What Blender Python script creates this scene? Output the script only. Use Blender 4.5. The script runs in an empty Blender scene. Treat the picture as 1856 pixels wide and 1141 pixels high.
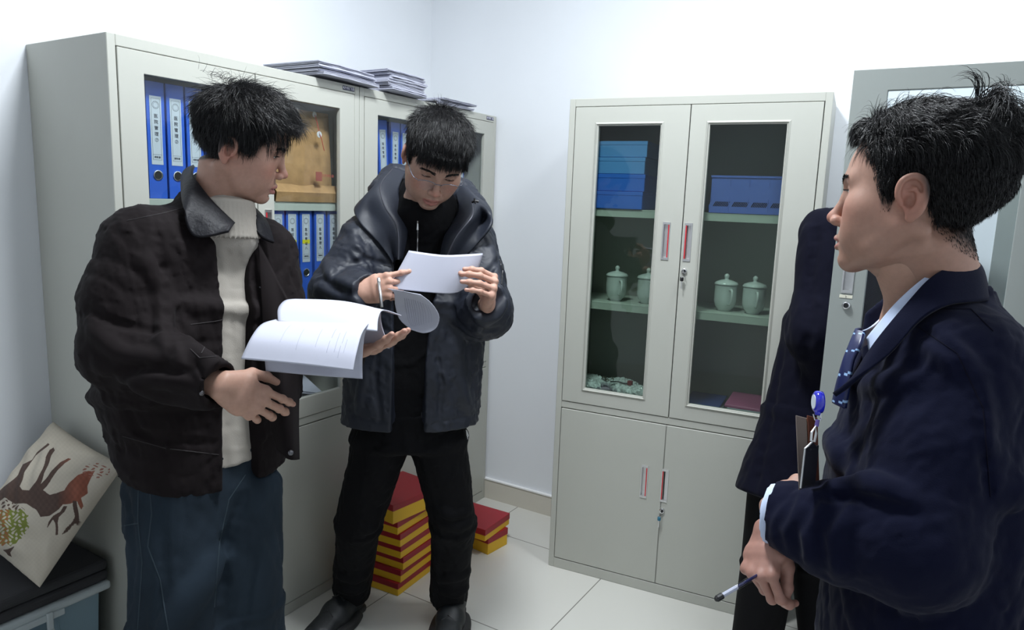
import bpy, bmesh, math, random
import numpy as np
from mathutils import Vector, Matrix
from mathutils.bvhtree import BVHTree
C = bpy.context.scene.collection
sc = bpy.context.scene
rnd = random.Random(7)
# ---------------------------------------------------------------- camera
F, PITCH, ROLL, YAW = 1291.17, 0.15926, 0.03638, -0.54582
CAM = np.array([2.18083, -2.77129, 1.43278])
_cy, _sy = math.cos(YAW), math.sin(YAW)
FWD = np.array([_sy*math.cos(PITCH), _cy*math.cos(PITCH), -math.sin(PITCH)])
_r = np.array([_cy, -_sy, 0.0]); _u = np.cross(_r, FWD)
RGT = math.cos(ROLL)*_r + math.sin(ROLL)*_u
UPV = -math.sin(ROLL)*_r + math.cos(ROLL)*_u
cd = bpy.data.cameras.new('camera'); cam = bpy.data.objects.new('camera', cd); C.objects.link(cam)
cd.sensor_fit = 'HORIZONTAL'; cd.sensor_width = 36; cd.lens = 36*F/1856; cd.clip_start = .05
M = Matrix([[RGT[i], UPV[i], -FWD[i], CAM[i]] for i in range(3)] + [[0, 0, 0, 1]])
cam.matrix_world = M; sc.camera = cam
def at(px, py, t):                       # point of the room seen at a pixel, t metres along the view axis
    d = FWD + (px-928)/F*RGT - (py-570.5)/F*UPV
    return CAM + d*t
# ---------------------------------------------------------------- light and exposure
sc.view_settings.view_transform = 'Standard'; sc.view_settings.look = 'None'
sc.view_settings.exposure = 0.0; sc.view_settings.gamma = 1.0; sc.view_settings.use_curve_mapping = False
wd = bpy.data.worlds.new('world'); sc.world = wd; wd.use_nodes = True
wd.node_tree.nodes['Background'].inputs[0].default_value = (.8, .9, 1, 1)
wd.node_tree.nodes['Background'].inputs[1].default_value = 0.05
def area(name, loc, size, power, col=(.90, .955, 1)):
    l = bpy.data.lights.new(name, 'AREA'); l.shape = 'RECTANGLE'; l.size, l.size_y = size
    l.energy = power; l.color = col
    o = bpy.data.objects.new(name, l); C.objects.link(o); o.location = loc; return o
LIGHT = (1.25, -1.45, 2.735)
area('ceiling_lamp_light', LIGHT, (.34, .34), 46)
area('ceiling_lamp_light', (2.15, -.80, 2.735), (.34, .34), 15)
area('ceiling_lamp_light', (1.3, -3.5, 2.74), (.5, .5), 3)
# ---------------------------------------------------------------- materials
MATS = {}
def mat(name, col, rough=.5, metal=0, spec=.5, noise=None, bump=None, coat=0, trans=0, emit=None, sheen=0, sss=0, attr=None, ior=None, bumpw=None, obj_coords=True):
    if name in MATS: return MATS[name]
    m = bpy.data.materials.new(name); m.use_nodes = True; nt = m.node_tree; b = nt.nodes['Principled BSDF']
    b.inputs['Base Color'].default_value = (*col, 1); b.inputs['Roughness'].default_value = rough
    b.inputs['Metallic'].default_value = metal; b.inputs['Specular IOR Level'].default_value = spec
    b.inputs['Coat Weight'].default_value = coat; b.inputs['Transmission Weight'].default_value = trans
    if ior: b.inputs['IOR'].default_value = ior
    if sheen: b.inputs['Sheen Weight'].default_value = sheen; b.inputs['Sheen Roughness'].default_value = .5
    if sss:
        b.inputs['Subsurface Weight'].default_value = sss; b.inputs['Subsurface Radius'].default_value = (.012, .005, .003); b.inputs['Subsurface Scale'].default_value = 1
    if emit: b.inputs['Emission Color'].default_value = (*emit[0], 1); b.inputs['Emission Strength'].default_value = emit[1]
    tc = nt.nodes.new('ShaderNodeTexCoord')
    src = None
    if attr:
        a = nt.nodes.new('ShaderNodeAttribute'); a.attribute_name = attr; src = a.outputs['Color']
        nt.links.new(src, b.inputs['Base Color'])
    if noise:      # (scale, amount)
        n = nt.nodes.new('ShaderNodeTexNoise'); n.inputs['Scale'].default_value = noise[0]; n.inputs['Detail'].default_value = 6
        nt.links.new(tc.outputs['Object'], n.inputs['Vector'])
        r = nt.nodes.new('ShaderNodeMapRange'); r.inputs['From Min'].default_value = .3; r.inputs['From Max'].default_value = .7
        r.inputs['To Min'].default_value = 1-noise[1]; r.inputs['To Max'].default_value = 1+noise[1]
        nt.links.new(n.outputs['Fac'], r.inputs['Value'])
        mx = nt.nodes.new('ShaderNodeMix'); mx.data_type = 'RGBA'; mx.blend_type = 'MULTIPLY'; mx.inputs['Factor'].default_value = 1
        if src: nt.links.new(src, mx.inputs['A'])
        else: mx.inputs['A'].default_value = (*col, 1)
        nt.links.new(r.outputs['Result'], mx.inputs['B']); nt.links.new(mx.outputs['Result'], b.inputs['Base Color'])
    hs = []
    for bp in (bump or []):   # (kind, scale, strength, distance)
        if bp[0] == 'noise':
            n = nt.nodes.new('ShaderNodeTexNoise'); n.inputs['Scale'].default_value = bp[1]; n.inputs['Detail'].default_value = 5; h = n.outputs['Fac']
        elif bp[0] == 'wave':
            n = nt.nodes.new('ShaderNodeTexWave'); n.inputs['Scale'].default_value = bp[1]; n.bands_direction = bp[4] if len(bp) > 4 else 'X'; n.inputs['Distortion'].default_value = bp[5] if len(bp) > 5 else 0; h = n.outputs['Fac']
        elif bp[0] == 'voronoi':
            n = nt.nodes.new('ShaderNodeTexVoronoi'); n.inputs['Scale'].default_value = bp[1]; h = n.outputs['Distance']
        nt.links.new(tc.outputs['Object'], n.inputs['Vector'])
        bn = nt.nodes.new('ShaderNodeBump'); bn.inputs['Strength'].default_value = bp[2]; bn.inputs['Distance'].default_value = bp[3]
        nt.links.new(h, bn.inputs['Height'])
        if hs: nt.links.new(hs[-1], bn.inputs['Normal'])
        hs.append(bn.outputs['Normal'])
    if hs: nt.links.new(hs[-1], b.inputs['Normal'])
    MATS[name] = m; return m
m_wall = mat('white_plaster', (.775, .80, .835), .75, noise=(1.5, .02), bump=[('noise', 60, .08, .002), ('noise', 4, .05, .01)])
m_ceil = mat('ceiling_white', (.82, .82, .82), .8)
m_cab = mat('grey_enamel', (.455, .46, .415), .42, noise=(3, .02), bump=[('noise', 420, .10, .0006)])
m_cabd = mat('grey_enamel_shaded', (.30, .325, .31), .42, bump=[('noise', 420, .1, .0006)])  # enamel of the open doors, darkened in colour for the shade on them
m_shelf = mat('shelf_enamel', (.47, .51, .455), .4)
m_dark = mat('black_gap', (.01, .01, .01), .6)
m_chrome = mat('chrome', (.75, .75, .76), .2, 1)
m_alu = mat('aluminium', (.62, .62, .62), .35, .9)
m_red = mat('red_strip', (.55, .02, .03), .35)
m_black = mat('black_plastic', (.012, .012, .014), .4)
m_paper = mat('white_paper', (.47, .48, .565), .6, noise=(300, .01))
m_paperb = mat('paper_edges', (.42, .43, .51), .7, noise=(40, .05))
m_ink = mat('ink', (.03, .03, .05), .6)
m_inkl = mat('faint_ink', (.36, .37, .46), .6)
m_blue = mat('blue_board', (.03, .115, .58), .38, noise=(5, .06))
m_bluel = mat('light_blue_board', (.09, .26, .75), .4, noise=(5, .06))
m_label = mat('label_paper', (.55, .60, .66), .5)
m_yellow = mat('yellow_tag', (.75, .70, .03), .5)
m_glass = None
def glass(name, tint, ior=1.5):
    m = bpy.data.materials.new(name); m.use_nodes = True; nt = m.node_tree; nt.nodes.clear()
    o = nt.nodes.new('ShaderNodeOutputMaterial'); t = nt.nodes.new('ShaderNodeBsdfTransparent'); t.inputs[0].default_value = (*tint, 1)
    g = nt.nodes.new('ShaderNodeBsdfGlossy'); g.inputs['Roughness'].default_value = .02; fr = nt.nodes.new('ShaderNodeFresnel'); fr.inputs['IOR'].default_value = ior
    mx = nt.nodes.new('ShaderNodeMixShader'); ge = nt.nodes.new('ShaderNodeNewGeometry'); mm = nt.nodes.new('ShaderNodeMath'); mm.operation = 'MULTIPLY_ADD'; mm.inputs[1].default_value = -1; mm.inputs[2].default_value = 1; nt.links.new(ge.outputs['Backfacing'], mm.inputs[0]); m2 = nt.nodes.new('ShaderNodeMath'); m2.operation = 'MULTIPLY'; nt.links.new(fr.outputs[0], m2.inputs[0]); nt.links.new(mm.outputs[0], m2.inputs[1]); nt.links.new(m2.outputs[0], mx.inputs[0]); nt.links.new(t.outputs[0], mx.inputs[1]); nt.links.new(g.outputs[0], mx.inputs[2]); nt.links.new(mx.outputs[0], o.inputs[0])
    return m
m_glass = glass('clear_glass', (.91, .935, .93), 1.6)
m_glassg = glass('green_tinted_glass', (.73, .79, .755), 1.6)
# ---------------------------------------------------------------- mesh helpers
class MB:
    def __init__(s): s.v = []; s.f = []; s.m = []
    def add(s, vs, fs, mi=0):
        n = len(s.v); s.v += [tuple(map(float, v)) for v in vs]; s.f += [tuple(i+n for i in f) for f in fs]; s.m += [mi]*len(fs); return s
    def box(s, x0, x1, y0, y1, z0, z1, mi=0, T=None):
        vs = [(x, y, z) for z in (z0, z1) for y in (y0, y1) for x in (x0, x1)]
        if T is not None: vs = [tuple(T @ Vector(v)) for v in vs]
        return s.add(vs, [(0, 2, 3, 1), (4, 5, 7, 6), (0, 1, 5, 4), (2, 6, 7, 3), (0, 4, 6, 2), (1, 3, 7, 5)], mi)
    def tube(s, pts, r, n=8, mi=0, cap=True, closed=False, flat=None):
        P = [np.array(p, float) for p in pts]; R = r if hasattr(r, '__len__') else [r]*len(P); vs = []; fs = []
        up = None
        for i, p in enumerate(P):
            if closed: t = P[(i+1) % len(P)]-P[i-1]
            else: t = P[min(i+1, len(P)-1)]-P[max(i-1, 0)]
            t = t/(np.linalg.norm(t)+1e-12)
            if up is None:
                up = np.array([0, 0, 1.]) if abs(t[2]) < .9 else np.array([1., 0, 0])
            a = up - t*(up@t); a /= np.linalg.norm(a)+1e-12; up = a; b = np.cross(t, a)
            for k in range(n):
                an = 2*math.pi*k/n; vs.append(p+R[i]*(math.cos(an)*a+math.sin(an)*b*(flat or 1)))
        m = len(P)
        for i in range(m if closed else m-1):
            j = (i+1) % m
            for k in range(n): fs.append((i*n+k, i*n+(k+1) % n, j*n+(k+1) % n, j*n+k))
        if cap and not closed: fs.append(tuple(range(n))[::-1]); fs.append(tuple((m-1)*n+k for k in range(n)))
        return s.add(vs, fs, mi)
    def lathe(s, prof, n=24, mi=0, T=None):
        vs = []; fs = []
        for (r, z) in prof:
            for k in range(n): vs.append((r*math.cos(2*math.pi*k/n), r*math.sin(2*math.pi*k/n), z))
        for i in range(len(prof)-1):
            for k in range(n): fs.append((i*n+k, i*n+(k+1) % n, (i+1)*n+(k+1) % n, (i+1)*n+k))
        fs.append(tuple(range(n))[::-1]); fs.append(tuple((len(prof)-1)*n+k for k in range(n)))
        if T is not None: vs = [tuple(T @ Vector(v)) for v in vs]
        return s.add(vs, fs, mi)
    def plate(s, x0, x1, z0, z1, y0, y1, holes=(), mi=0):   # slab in the xz plane with rectangular holes
        xs = sorted({x0, x1, *[h[0] for h in holes], *[h[1] for h in holes]}); zs = sorted({z0, z1, *[h[2] for h in holes], *[h[3] for h in holes]})
        def solid(i, j):
            if i < 0 or j < 0 or i >= len(xs)-1 or j >= len(zs)-1: return False
            cx, cz = (xs[i]+xs[i+1])/2, (zs[j]+zs[j+1])/2
            return not any(h[0] < cx < h[1] and h[2] < cz < h[3] for h in holes)
        idx = {}; vs = []; fs = []
        def V(i, j, k):
            if (i, j, k) not in idx: idx[(i, j, k)] = len(vs); vs.append((xs[i], (y0, y1)[k], zs[j]))
            return idx[(i, j, k)]
        for i in range(len(xs)-1):
            for j in range(len(zs)-1):
                if not solid(i, j): continue
                fs.append((V(i, j, 0), V(i+1, j, 0), V(i+1, j+1, 0), V(i, j+1, 0))); fs.append((V(i, j, 1), V(i, j+1, 1), V(i+1, j+1, 1), V(i+1, j, 1)))
                if not solid(i-1, j): fs.append((V(i, j, 0), V(i, j+1, 0), V(i, j+1, 1), V(i, j, 1)))
                if not solid(i+1, j): fs.append((V(i+1, j, 0), V(i+1, j, 1), V(i+1, j+1, 1), V(i+1, j+1, 0)))
                if not solid(i, j-1): fs.append((V(i, j, 0), V(i, j, 1), V(i+1, j, 1), V(i+1, j, 0)))
                if not solid(i, j+1): fs.append((V(i, j+1, 0), V(i+1, j+1, 0), V(i+1, j+1, 1), V(i, j+1, 1)))
        return s.add(vs, fs, mi)
    def build(s, name, mats, parent=None, bevel=0, smooth=False, seg=2, angle=.6):
        me = bpy.data.meshes.new(name); me.from_pydata(s.v, [], s.f)
        mats = mats if isinstance(mats, (list, tuple)) else [mats]
        for m in mats: me.materials.append(m)
        me.polygons.foreach_set('material_index', s.m)
        if smooth: me.polygons.foreach_set('use_smooth', [True]*len(s.f))
        me.update()
        o = bpy.data.objects.new(name, me); C.objects.link(o)
        if parent is not None: o.parent = parent
        if bevel:
            b = o.modifiers.new('bevel', 'BEVEL'); b.width = bevel; b.segments = seg; b.limit_method = 'ANGLE'; b.angle_limit = angle; b.harden_normals = False
        return o
def tag(o, label=None, cat=None, group=None, kind=None):
    if label: o['label'] = label
    if cat: o['category'] = cat
    if group: o['group'] = group
    if kind: o['kind'] = kind
    return o
def empty(name, loc=(0, 0, 0), rz=0, label=None, cat=None, group=None):
    o = bpy.data.objects.new(name, None); C.objects.link(o); o.location = loc; o.rotation_euler = (0, 0, rz); o.empty_display_size = .05
    return tag(o, label, cat, group)
def kids(o): return [c for c in bpy.data.objects if c.parent == o]
def copy_tree(o, parent=None):
    c = o.copy(); C.objects.link(c); c.parent = parent
    for ch in kids(o): copy_tree(ch, c)
    return c
_font = {}
def text_data(s, size, vertical=False, spacing=1.0, thick=.0002):   # mesh of lettering in the xz plane facing -y, centred
    key = (s, size, vertical, spacing, thick)
    if key in _font: return _font[key]
    vs = []; fs = []
    items = [(ch, i) for i, ch in enumerate(s)] if vertical else [(s, 0)]
    for t, i in items:
        cu = bpy.data.curves.new('t', 'FONT'); cu.body = t; cu.size = size; cu.align_x = 'CENTER'; cu.align_y = 'CENTER'; cu.extrude = thick; cu.resolution_u = 2
        o = bpy.data.objects.new('t', cu); C.objects.link(o); bpy.context.view_layer.update()
        me = o.evaluated_get(bpy.context.evaluated_depsgraph_get()).to_mesh(); n = len(vs)
        vs += [(v.co.x, -v.co.z, v.co.y - (i*size*spacing if vertical else 0)) for v in me.vertices]
        fs += [tuple(k+n for k in p.vertices) for p in me.polygons]
        bpy.data.objects.remove(o)
    me = bpy.data.meshes.new('lettering'); me.from_pydata(vs, [], fs); _font[key] = me
    return me
def text(s, size, mt, parent, loc, rz=0, rx=0, **k):
    me = text_data(s, size, **k)
    if not me.materials: me.materials.append(mt)
    o = bpy.data.objects.new('lettering', me); C.objects.link(o); o.parent = parent; o.location = loc; o.rotation_euler = (rx, 0, rz); return o
# ---------------------------------------------------------------- room
RX1, RY0, RH = 2.80, -4.2, 2.78
def struct(o): o['kind'] = 'structure'; return o
struct(MB().box(-.1, RX1+.1, RY0-.1, .1, RH, RH+.1).build('ceiling', m_ceil))
struct(MB().box(-.12, 0, RY0, .1, 0, RH).build('wall_left', m_wall))
struct(MB().box(0, RX1, 0, .12, 0, RH).build('wall_back', m_wall))
struct(MB().box(RX1, RX1+.12, RY0, .1, 0, RH).build('wall_right', m_wall))
struct(MB().box(-.12, RX1+.12, RY0-.12, RY0, 0, RH).build('wall_front', m_wall))
# floor: large glazed tiles with thin joints
fm = bpy.data.materials.new('glazed_tiles'); fm.use_nodes = True; nt = fm.node_tree; b = nt.nodes['Principled BSDF']
tc = nt.nodes.new('ShaderNodeTexCoord'); mp = nt.nodes.new('ShaderNodeMapping'); br = nt.nodes.new('ShaderNodeTexBrick')
br.offset = 0; br.squash = 1; br.inputs['Scale'].default_value = 1; br.inputs['Brick Width'].default_value = .6; br.inputs['Row Height'].default_value = .6
br.inputs['Mortar Size'].default_value = .0022; br.inputs['Mortar Smooth'].default_value = .2
br.inputs['Color1'].default_value = (.64, .63, .585, 1); br.inputs['Color2'].default_value = (.63, .625, .58, 1); br.inputs['Mortar'].default_value = (.22, .21, .19, 1)
TILE = mp
nt.links.new(tc.outputs['Object'], mp.inputs['Vector']); nt.links.new(mp.outputs['Vector'], br.inputs['Vector']); nt.links.new(br.outputs['Color'], b.inputs['Base Color'])
mp.inputs['Location'].default_value = (.0, .0, 0)
b.inputs['Roughness'].default_value = .22
struct(MB().box(-.1, RX1+.1, RY0-.1, .1, -.08, 0).build('floor', fm))
m_base = mat('baseboard_tile', (.60, .57, .50), .3)
m_basetop = mat('baseboard_grout', (.85, .85, .85), .5)
bb = MB().box(.0, RX1, -.012, 0, 0, .095).box(0, RX1, -.016, 0, .095, .101, 1)
struct(bb.build('baseboard_back', [m_base, m_basetop]))
struct(MB().box(0, .012, RY0, 0, 0, .095).box(0, .016, RY0, 0, .095, .101, 1).build('baseboard_left', [m_base, m_basetop]))
for LX, LY, LL in ((LIGHT[0], LIGHT[1], 'square flush ceiling light panel over the middle of the room'), (2.15, -.80, 'square flush ceiling light panel near the open cabinet')):
  lamp = empty('ceiling_light', (LX, LY, LIGHT[2]+.01), label=LL, cat='ceiling light')
  MB().box(-.19, .19, -.19, .19, 0, .03).build('housing', m_alu, lamp)
  MB().box(-.182, .182, -.182, .182, -.004, -.001).build('diffuser', mat('diffuser', (.8, .8, .8), .5, emit=((.9, .95, 1), 4)), lamp)
# ---------------------------------------------------------------- cabinets
W, D, H = .87, .386, 1.8
LIP = .0
def handle(parent, x, z0, z1, red_left, mt_red=True, front=0):
    h = MB().plate(x-.013, x+.013, z0, z1, front-.0025, front+.012, [(x-.0095, x+.0095, z0+.008, z1-.008)])
    h.box(x-.0095, x+.0095, front+.010, front+.012, z0+.008, z1-.008)
    o = h.build('handle', m_alu, parent)
    if mt_red:
        xr = x-.008 if red_left else x+.008
        MB().box(xr-.0018, xr+.0018, front-.004, front+.002, z0+.009, z1-.009).build('red_strip', m_red, o)
    return o
def lockobj(parent, x, z, front=0, r=.009):
    T = Matrix.Translation((x, front, z)) @ Matrix.Rotation(math.pi/2, 4, 'X')
    m = MB().lathe([(r*1.15, 0), (r*1.15, .002), (r, .007), (r*.8, .008)], 20, 0, T)
    m.lathe([(r*.7, .0075), (r*.7, .0088)], 20, 1, T)
    return m.build('lock', [m_chrome, m_black], parent, smooth=False)
def keyobj(parent, x, z, front=0, head=m_black):
    m = MB(); m.box(x-.0012, x+.0012, front-.022, front-.006, z-.004, z+.004, 1)
    m.tube([(x+.007*math.cos(a), front-.02, z-.010+.009*math.sin(a)) for a in np.linspace(0, 6.28, 12, endpoint=False)], .0007, 5, 1, closed=True)
    m.lathe([(.004, 0), (.0062, .002), (.0062, .012), (.004, .015)], 10, 0, Matrix.Translation((x-.003, front-.018, z-.034)))
    m.box(x-.0045, x-.0015, front-.019, front-.017, z-.060, z-.032, 1)
    return m.build('key', [head, m_alu], parent)
def glass_door(parent, x0, x1, z0, z1, g, hx, right, front=0, lip=0, gm=None, mc=None, lock=None, key=False, loc=(0, 0, 0), rz=0, red=True, hz=(1.247, 1.378)):
    mc = mc or m_cab
    m = MB().plate(x0, x1, z0, z1, front, front+.018, [g, (hx-.012, hx+.012, hz[0]+.002, hz[1]-.002)])
    o = m.build('glass_door', mc, parent, bevel=.0012, seg=1); o.location = loc; o.rotation_euler = (0, 0, rz)
    if lip:
        a = g; e = lip; l = MB()
        P = [(a[0]-e, a[2]-e), (a[1]+e, a[2]-e), (a[1]+e, a[3]+e), (a[0]-e, a[3]+e)]; Q = [(a[0], a[2]), (a[1], a[2]), (a[1], a[3]), (a[0], a[3])]
        mid = [((p[0]+q[0])/2, (p[1]+q[1])/2) for p, q in zip(P, Q)]
        vs = [(p[0], front-.0003, p[1]) for p in P]+[(p[0], front-.005, p[1]) for p in mid]+[(p[0], front+.006, p[1]) for p in Q]
        fs = [(i, (i+1) % 4, 4+(i+1) % 4, 4+i) for i in range(4)]+[(4+i, 4+(i+1) % 4, 8+(i+1) % 4, 8+i) for i in range(4)]
        l.add(vs, fs).build('moulding', mc, o)
    MB().box(g[0]-.006, g[1]+.006, front+.010, front+.014, g[2]-.006, g[3]+.006).build('pane', gm or m_glass, o)
    handle(o, hx, hz[0], hz[1], right, red, front)
    if lock: lockobj(o, *lock, front=front)
    if key: keyobj(o, lock[0], lock[1], front)
    return o
def seam(m, x, z0, z1, y):     # hairline press fold in sheet steel
    return m.box(x-.0006, x+.0006, y-.0002, y+.001, z0, z1)
def cabinet(name, loc, rz, label, lip=0, glx=((.092, .385), (.497, .777)), gz=(.752, 1.716), hx=(.39, .472), d=D, shelves=(1.40, 1.06), gm=None, doors=True, keys=False, plate=True, lower=True):
    t = empty(name, loc, rz, label, 'cabinet', None)
    m = MB()
    m.box(0, .022, .0, d, 0, H).box(W-.022, W, 0, d, 0, H)                       # side panels, wide front edge
    m.box(.022, W-.022, 0, d, H-.028, H).box(.022, W-.022, .002, d, .657, .683)   # top and middle deck
    m.box(.022, W-.022, 0, d, 0, .04).box(.022, W-.022, d-.012, d, .04, H-.028)  # plinth and back
    body = m.build('carcass', m_cab, t, bevel=.0015, seg=1)
    # adjustable shelf slots
    for z in shelves:
        MB().box(.024, W-.024, .035, d-.015, z-.003, z+.003+.0).box(.024, W-.024, .035, .038, z-.026, z).build('shelf', m_shelf, t, bevel=.001, seg=1)
    for sx, rx in ((.0222, .0240), (W-.0240, W-.0222)):
        st = MB().plate(.045, .070, .70, 1.76, 0, .0016, [(.051, .064, .72+k*.026, .725+k*.026) for k in range(39)])
        st.v = [(sx+v[1], v[0], v[2]) for v in st.v]; st.build('shelf_rail', m_cab, t)
    mid = .435
    if doors:
        for i in (0, 1):
            x0, x1 = ((.0245, mid-.0015), (mid+.0015, W-.0245))[i]
            o = glass_door(t, x0, x1, .685, 1.7705, (glx[i][0], glx[i][1], gz[0], gz[1]), hx[i], i == 1, -.001, lip, gm, lock=(hx[1]-.004, 1.213) if i == 1 else None, key=keys and i == 1)
            if keys and i == 1: kk = [c for c in kids(o) if c.name.startswith('key')][0]; kk['label'] = 'small black key hanging from the lock'
    if lower:
        for i in (0, 1):
            x0, x1 = ((.0245, mid-.0015), (mid+.0015, W-.0245))[i]; h = hx[i]-.018
            o = MB().plate(x0, x1, .043, .654, -.001, .017, [(h-.012, h+.012, .367, .488)]).build('lower_door', m_cab, t, bevel=.0012, seg=1)
            handle(o, h, .365, .49, i == 1, True, -.001)
            if i == 1:
                lockobj(o, h-.002, .332, -.001)
                if keys: keyobj(o, h-.004, .332, -.001, mat('blue_key', (.03, .16, .25), .3))['label'] = 'blue headed key hanging from the lock'
    # dark rubber line between the doors
    MB().box(mid-.0014, mid+.0014, .006, .012, .685, 1.77).box(mid-.0014, mid+.0014, .006, .012, .043, .654).build('door_seal', m_dark, t)
    if plate:
        pl = MB().box(.79, .845, -.0012, .001, H-.0205, H-.007).build('name_plate', mat('navy_plate', (.02, .02, .06), .4), t)
        text('KFY科飞亚', .0115, mat('plate_white', (.75, .75, .85), .5), pl, (.8175, -.0016, H-.0137))
    return t
A0 = -1.7533
cabA = cabinet('filing_cabinet', (D, A0, 0), math.pi/2, 'grey steel filing cabinet with glass doors behind the man in the brown jacket')
cabB = cabinet('filing_cabinet', (D, A0+W+.002, 0), math.pi/2, 'grey steel filing cabinet with glass doors directly behind the man in glasses')
for o_ in kids(cabA):
    if o_.name.startswith('lower_door') and any(c_.name.startswith('lock') for c_ in kids(o_)): keyobj(o_, .450, .332, -.001)
cabR = cabinet('filing_cabinet', (.9569, -.4072, 0), .1069, 'grey steel filing cabinet holding lidded cups and pink book, keys in both locks', lip=.012, glx=((.113, .336), (.502, .743)), gz=(.745, 1.705), hx=(.381, .457), d=.3127, shelves=(1.413, 1.07), gm=m_glassg, keys=True, plate=False)
# third cabinet against the right wall, both glass doors swung open
C3X, C3Y = 2.372, -.872
cab3 = cabinet('filing_cabinet', (C3X, -.002, 0), -math.pi/2, 'grey steel filing cabinet standing open at the right, both glass doors swung out', doors=False, plate=False, d=.40)
# local x runs towards the camera: near door hinged at x=W, far door at x=0
m_silver = mat('masking_tape', (.72, .70, .58), .7)
def opendoor(hinge_x, inner):
    d = glass_door(cab3, 0, .43, .685, 1.7705, (.078, .362, .752, 1.72), .0375, True, 0, 0, glass('open_door_glass' , (.90, .94, .95)), m_cabd, lock=(.040, 1.205), red=False, hz=(1.235, 1.378))
    return d
nd = opendoor(0, 0)      # near door: hinge at its right edge, plane facing the camera
nd.location = (W-.0405, -.435, 0); nd.rotation_euler = (0, 0, math.pi/2)
MB().box(.022, .052, -.0012, .0005, 1.2225, 1.2305).build('tape_label', m_silver, nd, bevel=.0004)
text('2', .006, m_ink, nd, (.037, -.0018, 1.2265))
fd = opendoor(0, 0)
fd.location = (.005, -.435, 0); fd.rotation_euler = (0, 0, math.pi/2)
TILE.inputs['Location'].default_value = (.025, .29, 0)
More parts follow.
